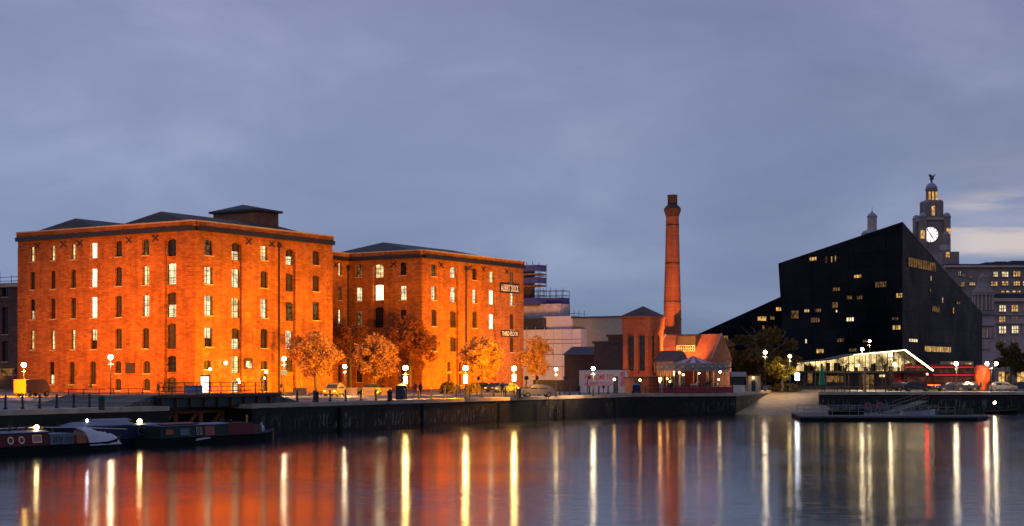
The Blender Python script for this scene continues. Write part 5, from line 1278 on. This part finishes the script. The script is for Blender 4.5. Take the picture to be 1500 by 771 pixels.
def clock_tower():
    D = 690; k = D/F; c = W(1364.5,545,D); z = lambda y: wz(y,D)
    t = thing('clock_tower','stone clock tower with a lit white dial, domes and a winged statue','clock tower',(c.x,D,0))
    X = c.x; h = 16.5*k
    MB().box(X-h,X+h,D-h,D+h,0,z(318)).build('shaft', M['portland'], t)
    MB().box(X-h-1,X+h+1,D-h-1,D+h+1,z(324),z(321)).build('cornice', M['portland_light'], t)
    for sx in (-1,1):
        for sy in (-1,1):
            q = (X+sx*17.5*k, D+sy*17.5*k, 0); tt = MB().lathe([(5.6*k,z(400)),(5.6*k,z(321)),(6.2*k,z(320.5)),(6.2*k,z(319))],q,12).build('corner_turret', M['portland'], t)
            MB().lathe([(5.6*k,z(319)),(5.0*k,z(316.5)),(3.2*k,z(314.5)),(.5,z(313.5))],q,12).build('dome', M['dome'], tt)
    for sx in (-1,1):
        for sy in (-1,1):
            q = (X+sx*9.5*k, D+sy*9.5*k, 0); MB().lathe([(5.3*k,z(318)),(5.3*k,z(297)),(4*k,z(295)),(.5,z(294))],q,10).build('upper_turret', M['portland'], t)
    MB().box(X-9.5*k,X+9.5*k,D-9.5*k,D+9.5*k,z(318),z(297)).build('upper_stage', M['portland'], t)
    l = MB(); l.box(X-2.2*k,X+2.2*k,D-10.2*k,D-9.8*k,z(317),z(303)); l.build('lit_opening', M['w_gold'], t)
    MB().lathe([(8.3*k,z(297)),(8.3*k,z(280)),(9.2*k,z(279.5)),(9.2*k,z(278))],(X,D,0),12).build('lantern_drum', M['portland'], t)
    m = MB()
    for dx in (-5,0,5): m.box(X+(dx-1.3)*k,X+(dx+1.3)*k,D-8.6*k,D-8.3*k,z(294),z(282))
    m.build('lit_opening', M['w_gold'], t)
    MB().lathe([(8.8*k,z(278)),(8.2*k,z(274)),(5.6*k,z(270)),(1.6*k,z(268)),(1.2*k,z(265))],(X,D,0),14).build('dome', M['dome'], t, smooth=True)
    b = MB(); b.tube([(X,D,z(266)),(X+.2,D,z(262.5)),(X-.2,D,z(258.5)),(X-1.2,D,z(256.5))],[.7,1.1,.7,.35],8)
    for sg in (-1,1): b.add([(X,D,z(262)),(X+sg*1.0,D+sg*1,z(257)),(X+sg*1.2+.8,D,z(254.5)),(X+sg*.5+.8,D+.4,z(259.5)),(X,D+.5,z(261))],[(0,1,2,3),(0,3,4)])
    b.build('bird_statue', M['copper'], t)
    # clock
    y0 = D-h-.25; cz = z(345.5); cx = wx(1362.8,D-h); r = 10.8*k
    fc = MB().tube([(cx,y0,cz),(cx,y0-.3,cz)], r, 40).build('clock_face', M['clock'], t)
    ri = MB(); N_ = 40
    for i in range(N_):
        a0, a1 = 2*PI*i/N_, 2*PI*(i+1)/N_; q = []
        for (rr,yy) in ((r,y0-.31),(r+.35,y0-.31),(r+.35,y0+.1),(r,y0+.1)):
            q += [(cx+rr*math.cos(a0),yy,cz+rr*math.sin(a0)),(cx+rr*math.cos(a1),yy,cz+rr*math.sin(a1))]
        ri.add(q,[(0,1,3,2),(2,3,5,4),(0,1,7,6)])
    for i in range(12):
        a = PI*i/6; ri.add([(cx+math.cos(a+s_*.05)*rr,y0-.34,cz+math.sin(a+s_*.05)*rr) for rr,s_ in ((r*.72,-1),(r*.72,1),(r*.97,1),(r*.97,-1))],[(0,1,2,3)])
    ri.build('dial_ring', M['iron'], fc)
    hd = MB()
    for ang,ln,w_ in ((90+36,.86,.16),(90-147,.6,.24)):
        a = R(ang); dx, dz = math.cos(a), math.sin(a); px_, pz_ = -dz, dx
        hd.add([(cx-dx*r*.15+px_*w_,y0-.4,cz-dz*r*.15+pz_*w_),(cx-dx*r*.15-px_*w_,y0-.4,cz-dz*r*.15-pz_*w_),(cx+dx*r*ln-px_*w_,y0-.4,cz+dz*r*ln-pz_*w_),(cx+dx*r*ln+px_*w_,y0-.4,cz+dz*r*ln+pz_*w_)],[(0,1,2,3)])
    hd.build('hands', M['iron'], fc)
    ll = MB()
    for px,py,hh in ((1344.5,346,12),(1382,344,14)): ll.box(wx(px,D)-.8,wx(px,D)+.8,y0-3.0,y0-2.6,z(py+hh/2),z(py-hh/2))
    ll.build('lit_niche', M['w_gold'], t)
    s_ = MB().lathe([(5.5*k,0),(5.5*k,z(354)),(6*k,z(353)),(3*k,z(350)),(.5,z(348))],(wx(1386,D-30),D-30,0),10).build('side_turret', M['portland'], t)
    MB().box(wx(1376,D-40),wx(1401,D-40),D-44,D-30,0,z(380)).build('shoulder_block', M['portland'], t)
    mm = MB().box(wx(1379,D-37),wx(1383.5,D-37),D-44.6,D-44.2,wz(377,D-44),wz(370,D-44)); mm.build('lit_opening', M['w_gold'], t)
    mm = MB().box(wx(1377,D-46),wx(1391,D-46),D-46,D-45.6,wz(367,D-44),wz(359,D-44)); mm.build('balcony', M['portland_light'], t)
clock_tower()
def cupola():
    D = 640; k = D/F; X = wx(1277.5,D); z = lambda y: wz(y,D)
    t = thing('stone_cupola','small stone cupola with a spike behind the black glass roof','cupola',(X,D,0))
    MB().lathe([(16*k,0),(16*k,z(342)),(13*k,z(339)),(8*k,z(337))],(X,D,0),12).build('dome_base', M['dome'], t)
    MB().lathe([(7*k,z(338)),(7*k,z(319)),(7.8*k,z(318)),(7.8*k,z(316.5))],(X,D,0),8).build('drum', M['portland_light'], t)
    MB().lathe([(7*k,z(316.5)),(5.6*k,z(314)),(2*k,z(311.5)),(.5*k,z(309)),(.3*k,z(303))],(X,D,0),8).build('cap', M['dome'], t)
cupola()
def civic():
    D = 600; t = thing('waterfront_office','long dark stone office block with rows of lit windows on the skyline','building',(wx(1450,D),D,0)); z = lambda y: wz(y,D)
    MB().box(wx(1385,D),wx(1560,D),D,D+60,0,z(389)).build('wall', M['portland'], t)
    MB().box(wx(1383,D),wx(1562,D),D-1.5,D,z(392),z(389)).build('cornice', M['portland_light'], t)
    r = MB(); r.prism([(wx(1385,D),D+1),(wx(1562,D),D+1),(wx(1562,D),D+59),(wx(1385,D),D+59)], z(389), z(386.5)); r.box(wx(1450,D),wx(1462,D),D+5,D+15,z(387),z(383)); r.box(wx(1466,D),wx(1482,D),D+6,D+20,z(387),z(381.5)); r.box(wx(1490,D),wx(1510,D),D+6,D+20,z(387),z(380.5))
    r.build('roof', M['slate'], t)
    far_windows(t, D, [(1405.5,401,3,6,'w_office'),(1411.5,404,3,4,'w_gold'),(1421,405.5,3,3.5,'w_gold'),(1458,402,6,7,'w_office'),(1472,402,9,7,'w_office'),(1489,401.5,10,8,'w_gold'),(1405,417,4,5,'w_dim'),(1410,417,4,6,'w_gold'),(1424,416,8,4,'w_gold'),(1456,416,9,6,'w_gold'),(1472,415.5,9,6,'w_gold'),(1489,415.5,9,6,'w_gold'),(1502,415.5,8,6,'w_gold')])
    m = MB(); 
    for x in (1469,1476,1485,1492): m.box(wx(x-2,D-8),wx(x+2,D-8),D-8.4,D-8,wz(428.3,D-8),wz(426.3,D-8))
    m.build('terrace_lights', M['w_gold'], t)
    D = 480; t = thing('stone_office','pinkish stone building with square lit windows at the right edge','building',(wx(1480,D),D,0)); z = lambda y: wz(y,D)
    MB().box(wx(1455,D),wx(1560,D),D,D+50,0,z(437)).build('wall', M['portland_light'], t)
    MB().box(wx(1453,D),wx(1562,D),D-1.8,D,z(442),z(439)).box(wx(1454,D),wx(1561,D),D-.8,D,z(474.5),z(473)).box(wx(1454,D),wx(1561,D),D-.8,D,z(462),z(461)).build('cornice', M['portland_light'], t)
    MB().prism([(wx(1456,D),D+1),(wx(1560,D),D+1),(wx(1560,D),D+40),(wx(1456,D),D+40)],z(437),z(430)).build('roof', M['slate'], t)
    far_windows(t, D, [(1468,452,9.5,9,'w_office'),(1486,452,9,9,'w_gold'),(1504,452,9,9,'w_gold'),(1467.5,468,8.5,8,'w_gold'),(1486,468,8,7.5,'w_dim'),(1468,483.5,10,10,'w_office'),(1486.5,483,9.5,10.5,'w_office'),(1504,483,9,10,'w_gold'),(1469,500,7,4,'w_dim'),(1487,499,8,4,'w_dim')], fm='portland_light')
    t = thing('corner_turret','round columned stone turret between the black glass block and the lit office','turret',(wx(1440,470),470,0)); D = 470; k = D/F; z = lambda y: wz(y,D); X = wx(1440,D)
    MB().lathe([(16*k,0),(16*k,z(456)),(17*k,z(455))],(X,D,0),16).build('base', M['portland'], t)
    co_ = MB(); 
    for i in range(16): a = 2*PI*i/16; co_.lathe([(1.1*k,z(455)),(1.1*k,z(433))],(X+14.5*k*math.cos(a),D+14.5*k*math.sin(a),0),6)
    co_.build('columns', M['portland_light'], t); MB().lathe([(12.5*k,z(455)),(12.5*k,z(433))],(X,D,0),16).build('drum', M['portland'], t)
    MB().lathe([(16.5*k,z(433)),(16.5*k,z(428)),(13*k,z(425)),(8*k,z(415)),(7*k,z(406)),(1*k,z(401))],(X,D,0),12).build('dome', M['portland'], t)
    D = 440; t = thing('narrow_stone_building','narrow stone building with a band of lit windows beside the black glass block','building',(wx(1448,D),D,0)); z = lambda y: wz(y,D)
    MB().box(wx(1437,D),wx(1457,D),D,D+20,0,z(458)).build('wall', M['portland_light'], t); MB().box(wx(1436,D),wx(1458,D),D-1,D,z(461),z(458)).box(wx(1436,D),wx(1458,D),D-.8,D,z(478),z(476.5)).build('cornice', M['portland'], t)
    far_windows(t, D, [(1440,488,3.4,12,'w_gold'),(1445,488,3.4,12,'w_gold'),(1450,488,3.4,12,'w_dim'),(1455,488,3,12,'w_dim'),(1441,505,3.4,10,'w_dim'),(1447,505,3.4,10,'w_dim')], fm='portland_light')
    D = 300; t = thing('lit_shopfront','low shopfronts glowing orange behind the silver car','shop',(wx(1480,D),D,0)); z = lambda y: wz(y,D)
    MB().box(wx(1456,D),wx(1530,D),D,D+6,0,z(540)).build('wall', M['portland'], t)
    for x0_,x1_,m in ((1463,1471,'w_gold'),(1473,1480,'w_dim'),(1490,1500,'w_gold'),(1503,1515,'w_dim')):
        w = MB().box(wx(x0_,D),wx(x1_,D),D-.12,D-.02,z(566),z(545)).build('shop_window', M[m], t); MB().box(wx((x0_+x1_)/2-.3,D),wx((x0_+x1_)/2+.3,D),D-.2,D-.13,z(566),z(545)).build('mullion', M['iron'], w)
    D = 286; t = thing('lit_shopfront','tall yellow lit entrance behind the bus, left of the orange shell','shop',(wx(1405,D),D,0)); z = lambda y: wz(y,D)
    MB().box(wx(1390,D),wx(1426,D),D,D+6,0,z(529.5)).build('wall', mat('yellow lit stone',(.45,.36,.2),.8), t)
    for x0_,x1_,y0_,y1_,m in ((1392.5,1398,531,545,'w_office'),(1400,1411,532,545,'w_dim'),(1414,1423,532,544,'w_gold'),(1392,1398,549,558,'w_office'),(1400,1423,549,565,'w_dim')):
        w = MB().box(wx(x0_,D),wx(x1_,D),D-.12,D-.02,z(y1_),z(y0_)).build('shop_window', M[m], t); MB().box(wx((x0_+x1_)/2-.3,D),wx((x0_+x1_)/2+.3,D),D-.2,D-.13,z(y1_),z(y0_)).build('mullion', M['iron'], w)
civic()

# ------------------------------------------------------------------ pontoon on the right
def pontoon():
    t = thing('floating_pontoon','long low floating pontoon with railings on the right water','pontoon',(wx(1300,185),185,WZ))
    x0, x1 = wx(1168,186), wx(1436,186); zt = WZ+.55
    MB().prism([(x0,184),(x1-1,184),(x1+1.2,187),(x1,201),(x0+2,201)],WZ-.4,WZ+.35).build('floats', M['hull'], t)
    MB().prism([(x0-.1,183.9),(x1-1,183.9),(x1+1.3,187),(x1+.1,201.1),(x0+2,201.1)],WZ+.35,zt).build('decking', M['deck'], t)
    g = MB(); rnd = random.Random(9)
    for y in (188,195,200):
        n = 16
        for i in range(n+1):
            if rnd.random() < .85:
                x = x0+2.5+(x1-x0-5)*i/n; g.tube([(x,y,zt),(x,y,zt+1.0)], .035, 5)
        for h in (.5,1.0): g.tube([(x0+2.5,y,zt+h),(x1-2.5,y,zt+h)], .028, 5)
    g.build('railings', mat('galvanised rail',(.22,.22,.24),.5,metal=.4), t)
    return t, zt
pt, zt = pontoon()
def lifebuoy(px, py, D, lab):
    p = W(px,py,D); t = thing('lifebuoy_stand', lab, 'lifebuoy', (p.x,D,zt)); m = MB(); n = 16; r0, r1 = .36, .11; vs = []; fs = []
    for i in range(n):
        a = 2*PI*i/n
        for j in range(6):
            b = 2*PI*j/6; rr = r0+r1*math.cos(b); vs.append((p.x+rr*math.cos(a), D-.15+r1*math.sin(b), zt+1.05+rr*math.sin(a)))
    for i in range(n):
        for j in range(6): fs.append((i*6+j, ((i+1)%n)*6+j, ((i+1)%n)*6+(j+1)%6, i*6+(j+1)%6))
    m.add(vs,fs); m.build('ring', mat('pink red buoy',(.22,.07,.08),.6), t, smooth=True); MB().tube([(p.x,D,zt),(p.x,D,zt+1.6)],.05).build('post', M['iron'], t)
lifebuoy(1271,597,192,'pinkish lifebuoy on a post, left of two on the pontoon'); lifebuoy(1288,597,192,'pinkish lifebuoy on a post, right of two on the pontoon')
def dinghy(px, D, L_, lab, m1, z0=None, rz=0.0, name='rowing_boat', grp=None):
    X = wx(px,D); z0 = WZ if z0 is None else z0; t = thing(name, lab, 'boat', (X,D,z0), grp, rz, False); Z = Vector((0,0,0)); st = []
    for i in range(9):
        s_ = i/8; x = -L_/2+L_*s_; w_ = .75*math.sin(PI*min(1,.22+s_*.8))**.6 if s_ < 1 else .03; w_ = max(.03,w_); st.append((x,w_,.42+.25*s_**2))
    vs = []; fs = []
    for x,w_,h in st: vs += [(x,-w_,h),(x,-w_*.6,-.1),(x,w_*.6,-.1),(x,w_,h)]
    for i in range(8):
        for j in range(3): fs.append((i*4+j,i*4+j+1,(i+1)*4+j+1,(i+1)*4+j))
    fs.append((0,1,2,3)); MB().add(vs,fs).build('hull', M[m1], t, Z)
    g = MB()
    for sg in (0,3): g.tube([vs[i*4+sg] for i in range(9)],.045,5)
    g.build('gunwale', M['wood'], t, Z)
    b = MB()
    for i in (2,4,6): b.box(st[i][0]-.12,st[i][0]+.12,-st[i][1]*.9,st[i][1]*.9,st[i][2]-.14,st[i][2]-.09)
    b.build('thwarts', M['wood'], t, Z); return t
dinghy(1345,190,4.2,'pale small boat lying on the pontoon deck, middle','tarp',zt+.1,R(4)); dinghy(1398,191,4.6,'dark small boat lying at the right end of the pontoon','deck',zt+.1,R(-5)); dinghy(1240,191,4.4,'dark small boat at the left end of the pontoon','hull',zt+.1,R(3))
dinghy(1466,213,4.5,'small dark boat under the low lamp by the right quay wall','hull',None,R(2))
X = wx(1466,212.5); t = thing('mooring_lamp','low white lamp on a slim post beside the right quay wall','lamp',(X,212,WZ)); MB().tube([(X,215.2,WZ-.5),(X,215.2,wz(591,215))],.05).build('post', M['iron'], t); MB().ball((X,215.2,wz(590,215)),.17).build('globe', M['l_white'], t)
# gangway from quay to pontoon
t = thing('gangway','sloping access gangway from the right quay down to the pontoon','gangway',(wx(1330,210),210,0)); g = MB(); P0 = Vector((wx(1352,226),226,-1.2)); P1 = Vector((wx(1300,196),196,zt+.1)); d = (P1-P0)
s_ = Vector((.6,-.6,0)); g.add([tuple(P0-s_),tuple(P0+s_),tuple(P1+s_),tuple(P1-s_),tuple(P0-s_-Vector((0,0,.15))),tuple(P0+s_-Vector((0,0,.15))),tuple(P1+s_-Vector((0,0,.15))),tuple(P1-s_-Vector((0,0,.15)))],[(0,1,2,3),(4,5,6,7),(0,1,5,4),(1,2,6,5),(2,3,7,6),(3,0,4,7)]); g.build('deck', M['deck'], t)
r = MB()
for q in (s_,-s_):
    for h in (.5,1.0): r.tube([tuple(P0+q+Vector((0,0,h))),tuple(P1+q+Vector((0,0,h)))],.03,5)
    for i in range(11): c = P0.lerp(P1,i/10)+q; r.tube([tuple(c),tuple(c+Vector((0,0,1.0)))],.03,5)
r.build('handrails', M['deck'], t)

# ------------------------------------------------------------------ narrowboats on the left
def narrowboat(a0, a1, b, name, label, cabin, hullm, ca, cb, ch=.95, w=1.05, group='narrowboats moored at the left quay', free=.62, bow=3.0, flip=False):
    """a0..a1 along the quay; ca..cb is the cabin; local frame: s along U, t across"""
    t = thing(name, label, 'narrowboat', L(a0,b,WZ), group); P = lambda s_,q,z: tuple(L(s_,b+q,WZ+z))
    n = 14; st = []
    for i in range(n+1):
        s_ = a0+(a1-a0)*i/n; de = a1-s_; ds = s_-a0; k = 1.0
        if de < bow: k = math.sqrt(max(0.0,1-(1-de/bow)**2)) 
        if ds < 1.2: k = min(k, math.sqrt(max(.05,1-(1-ds/1.2)**2)))
        z = free + (.45*(1-de/bow)**2 if de < bow else 0) + (.12*(1-ds/1.2) if ds < 1.2 else 0)
        st.append((s_,max(.04,w*k),z))
    vs = []; fs = []
    for s_,k,z in st: vs += [P(s_,-k,z),P(s_,-k*.97,-.3),P(s_,k*.97,-.3),P(s_,k,z)]
    for i in range(n):
        for j in range(3): fs.append((i*4+j,i*4+j+1,(i+1)*4+j+1,(i+1)*4+j))
        fs.append((i*4,i*4+3,(i+1)*4+3,(i+1)*4))
    fs += [(0,1,2,3)]
    MB().add(vs,fs).build('hull', M[hullm], t)
    g = MB()
    for sg in (0,3): g.tube([vs[i*4+sg] for i in range(n+1)],.05,5)
    g.build('rubbing_strake', M['hull'], t)
    tum = .12
    cbn = MB(); z0, z1 = free-.02, free+ch
    cbn.add([P(ca,-w*.86,z0),P(cb,-w*.86,z0),P(cb,w*.86,z0),P(ca,w*.86,z0),P(ca,-w*.86+tum,z1),P(cb,-w*.86+tum,z1),P(cb,w*.86-tum,z1),P(ca,w*.86-tum,z1)],[(0,1,5,4),(1,2,6,5),(2,3,7,6),(3,0,4,7)])
    cbn.build('cabin', M[cabin], t)
    rf = MB(); K = 5; rv = []
    for s_ in (ca-.08,cb+.08):
        for i in range(K+1): y = -1+2*i/K; rv.append(P(s_, y*(w*.86-tum+.06), z1+.14*(1-y*y)+.01))
    f2 = [(i,i+1,K+1+i+1,K+1+i) for i in range(K)]+[tuple(range(K+1)),tuple(range(K+1,2*K+2))]
    rf.add(rv,f2); rf.tube([P(ca-.08,-(w*.86-tum+.07),z1+.01),P(cb+.08,-(w*.86-tum+.07),z1+.01)],.04,5); rf.build('roof', M['tarpblue'], t)
    def side(s_, zc, k=.0):     # a point on the camera-side wall
        f = (zc-z0)/(z1-z0); return P(s_, -(w*.86-tum*f)-.012-k, zc)
    return t, P, side, z0, z1
aa = lambda px, b=-64.5: a_at(px,b)
# 1 : maroon boat with portholes, cut by the left edge
b1 = -64.5
t, P, side, z0, z1 = narrowboat(aa(-70), aa(176), b1, 'narrowboat', 'maroon narrowboat with brass portholes and a white covered bow, cut by the left edge', 'maroon', 'hull', aa(-60), aa(60))
for px in (3,19):
    s_ = aa(px); zc = (z0+z1)/2; m = MB(); N_ = 18
    c = Vector(side(s_,zc)); q = []
    for i in range(N_):
        a = 2*PI*i/N_
        for rr, kk in ((.27,.0),(.27,.05),(.19,.05),(.19,.0)): q.append(side(s_+rr*math.cos(a)*1.0, zc+rr*math.sin(a), kk))
    m.add(q,[(i*4+j,((i+1)%N_)*4+j,((i+1)%N_)*4+(j+1)%4,i*4+(j+1)%4) for i in range(N_) for j in range(4)]); ph = m.build('porthole', M['brass'], t)
    MB().add([side(s_+.19*math.cos(2*PI*i/N_),zc+.19*math.sin(2*PI*i/N_),.01) for i in range(N_)],[tuple(range(N_))]).build('glass', M['glass'], ph)
def boat_window(t, side, s0_, s1_, zA, zB, frame='brass', pane='curtain', fw=.06):
    f = MB()
    for (a,b,c,d) in ((s0_,s1_,zA,zA+fw),(s0_,s1_,zB-fw,zB),(s0_,s0_+fw,zA+fw,zB-fw),(s1_-fw,s1_,zA+fw,zB-fw)):
        f.add([side(a,c,.0),side(b,c,.0),side(b,d,.0),side(a,d,.0),side(a,c,.05),side(b,c,.05),side(b,d,.05),side(a,d,.05)],[(4,5,6,7),(0,1,5,4),(1,2,6,5),(2,3,7,6),(3,0,4,7)])
    w = f.build('window', M[frame], t); MB().add([side(s0_,zA,.01),side(s1_,zA,.01),side(s1_,zB,.01),side(s0_,zB,.01)],[(0,1,2,3)]).build('pane', M[pane], w)
boat_window(t, side, aa(35), aa(48.5), z0+.25, z1-.17)
# forward panelled section
m = MB(); ca, cb = aa(61.5), aa(96); m.add([P(ca,-.9,.6),P(cb,-.9,.6),P(cb,.9,.6),P(ca,.9,.6),P(ca,-.82,1.42),P(cb,-.82,1.42),P(cb,.82,1.42),P(ca,.82,1.42)],[(0,1,5,4),(1,2,6,5),(2,3,7,6),(3,0,4,7),(4,5,6,7)]); m.build('fore_cabin', M['bluegrey'], t)
sd = lambda s_,zc,k=0.0: P(s_,-(.9-.08*(zc-.6)/.82)-.012-k,zc)
for px in (67,75,83.5,90): boat_window(t, sd, aa(px), aa(px+4.2), .78, 1.25, 'bluegrey', 'glass', .04)
MB().add([P(aa(101),-.85,.6),P(aa(116),-.85,.6),P(aa(116),.85,.6),P(aa(101),.85,.6),P(aa(101),-.8,1.3),P(aa(116),-.8,1.15),P(aa(116),.8,1.15),P(aa(101),.8,1.3)],[(0,1,5,4),(1,2,6,5),(2,3,7,6),(3,0,4,7),(4,5,6,7)]).build('cratch_board', M['rust'], t)
# white cover over the bow
m = MB(); rnd = random.Random(4); n = 18; K = 9; vs = []; s0_, s1_ = aa(117), aa(169)
for i in range(n+1):
    f = i/n; s_ = s0_+(s1_-s0_)*f; hh = .75+ (1.85-.75)*(1-f)**.7*(1 if f > .08 else .8+f*2.5) + (.16 if .75 < f < .95 else 0); wd = 1.08*(1-.35*f**3)
    for j in range(K+1):
        y = -1+2*j/K; zz = .45+(hh-.45)*(1-abs(y)**3.2)+(rnd.uniform(-.045,.045)+.06*math.sin(f*14+y*3))*(1 if abs(y) < .9 else 0); vs.append(P(s_, y*wd, zz))
m.add(vs,[(i*(K+1)+j,i*(K+1)+j+1,(i+1)*(K+1)+j+1,(i+1)*(K+1)+j) for i in range(n) for j in range(K)]+[tuple(range(K+1)),tuple(n*(K+1)+j for j in range(K+1))])
m.build('bow_cover', M['tarp'], t, smooth=True)
MB().tube([P(aa(-60),0,z1+.32),P(aa(45),.1,z1+.34),P(aa(112),.0,z1+.22),P(aa(186),.0,1.5)],.03,5).build('boat_pole', M['whitepaint'], t)
rr = random.Random(2)
for px in (2,10,17,25,40,56,62): a_ = aa(px); rb = MB(); rb.ball(P(a_,rr.uniform(-.3,.3),z1+.28),rr.uniform(.12,.22),8,5,.8); rb.build('roof_bundle', M['wood'], t)
b_ = MB().ball(P(aa(50),-.25,z1+.35),.17); b_.build('roof_lamp', M['l_yellow'], t)
# 2 : navy boat behind
t, P, side, z0, z1 = narrowboat(aa(60,-61), aa(262,-61), -61.2, 'narrowboat', 'navy narrowboat behind the white cover, with a blue grey canopy roof', 'navy', 'navy', aa(95,-61), aa(222,-61), 1.0)
boat_window(t, side, aa(188,-61), aa(199,-61), z0+.3, z1-.15, 'bluegrey', 'glass')
MB().tube([P(aa(125,-61),0,z1),P(aa(125,-61),0,z1+.5)],.03).build('lamp_stalk', M['iron'], t); MB().ball(P(aa(125,-61),0,z1+.5),.1).build('roof_lamp', M['l_cool'], t)
MB().ball(P(aa(198,-61),-.3,z1+.3),.2).build('roof_lamp', M['l_yellow'], t)
m = MB(); m.add([P(aa(95,-61),-.95,1.72),P(aa(185,-61),-.95,1.72),P(aa(180,-61),-.2,2.05),P(aa(100,-61),-.2,2.05),P(aa(185,-61),.9,1.75),P(aa(95,-61),.9,1.75)],[(0,1,2,3),(3,2,4,5),(0,3,5),(1,4,2)]); m.build('canopy', M['tarpblue'], t)
# 3 : wheelhouse cruiser further back
t, P, side, z0, z1 = narrowboat(aa(110,-58.6), aa(190,-58.6), -58.6, 'cabin_boat', 'small boat with a timber wheelhouse closest to the quay wall', 'wood', 'hull', aa(128,-58.6), aa(182,-58.6), 1.35, .95, None)
t['category'] = 'cabin boat'
for k in range(5):
    s_ = aa(131+k*10,-58.6); boat_window(t, side, s_, s_+.45, z0+.75, z1-.12, 'stone', 'glass' if k else 'w_gold', .05)
# 4 : green and maroon boat with bow on the right
b3 = -63.5; ab = lambda px: a_at(px,b3)
t, P, side, z0, z1 = narrowboat(ab(196), ab(401), b3, 'narrowboat', 'dark green and maroon narrowboat, the rightmost, with a red cabin end', 'dgreen', 'hull', ab(224), ab(322), .95, bow=2.6)
boat_window(t, side, ab(230), ab(244), z0+.25, z1-.15, 'dgreen', 'rust', .07)
boat_window(t, side, ab(252), ab(266), z0+.2, z1-.2, 'bluegrey', 'bluegrey', .06)
for px in (276,281): boat_window(t, side, ab(px), ab(px+3.4), z0+.2, z1-.15, 'stone', 'glass', .05)
m = MB(); m.add([side(ab(289),z0+.1,.01),side(ab(303),z0+.1,.01),side(ab(303),z1-.1,.01),side(ab(289),z1-.1,.01)],[(0,1,2,3)]); m.build('red_panel', M['redpaint'], t)
m = MB(); ca, cb = ab(322.5), ab(360); m.add([P(ca,-.9,.6),P(cb,-.9,.6),P(cb,.9,.6),P(ca,.9,.6),P(ca,-.8,1.68),P(cb,-.8,1.62),P(cb,.8,1.62),P(ca,.8,1.68)],[(0,1,5,4),(1,2,6,5),(2,3,7,6),(3,0,4,7),(4,5,6,7)]); m.build('red_cabin', M['maroon'], t)
m = MB(); m.add([P(ab(361),-.8,.6),P(ab(374),-.8,.6),P(ab(374),.8,.6),P(ab(361),.8,.6),P(ab(361),-.7,1.5),P(ab(374),-.7,1.35),P(ab(374),.7,1.35),P(ab(361),.7,1.5)],[(0,1,5,4),(1,2,6,5),(2,3,7,6),(3,0,4,7),(4,5,6,7)]); m.build('wooden_doors', M['wood'], t)
m = MB(); m.tube([P(ab(379),0,.75),P(ab(383),0,1.55),P(ab(388),0,.75)],.05,5); m.tube([P(ab(380),-.3,.75),P(ab(384),0,1.2)],.05,5); m.ball(P(ab(383.5),0,1.0),.25,8,5,1.4); m.build('bow_frame', M['tarp'], t)
m = MB(); m.add([tuple(Vector(P(ab(272),-1.07,.34))),tuple(Vector(P(ab(294),-1.07,.48))),tuple(Vector(P(ab(294),-1.07,.6))),tuple(Vector(P(ab(274),-1.07,.5)))],[(0,1,2,3)]); m.build('bow_flash', M['tarp'], t)
m = MB(); rr = random.Random(8)
for px in (322,330,336): m = MB(); m.ball(P(ab(px),rr.uniform(-.2,.2),1.78),.13,8,5,1.2); m.build('roof_plant', M['dgreen'], t)
m = MB(); m.add([P(ab(226),-.86,z1+.16),P(ab(280),-.86,z1+.16),P(ab(280),.5,z1+.24),P(ab(226),.5,z1+.24),P(ab(226),-.86,z1+.08),P(ab(280),-.86,z1+.08)],[(0,1,2,3),(0,1,5,4)]); m.build('roof_sheet', M['maroon'], t)
for k,(px,yy) in enumerate(((136,0),(157,0))):
    pass

# ------------------------------------------------------------------ render settings
SC.render.engine = 'CYCLES'
cy = SC.cycles
cy.use_denoising = True
try: cy.denoiser = 'OPENIMAGEDENOISE'
except Exception: pass
cy.max_bounces = 5; cy.diffuse_bounces = 2; cy.glossy_bounces = 3; cy.transmission_bounces = 2; cy.transparent_max_bounces = 4
cy.sample_clamp_indirect = 4.0; cy.caustics_reflective = False; cy.caustics_refractive = False
vs_ = SC.view_settings; vs_.view_transform = 'Standard'; vs_.look = 'None'; vs_.exposure = 0; vs_.gamma = 1
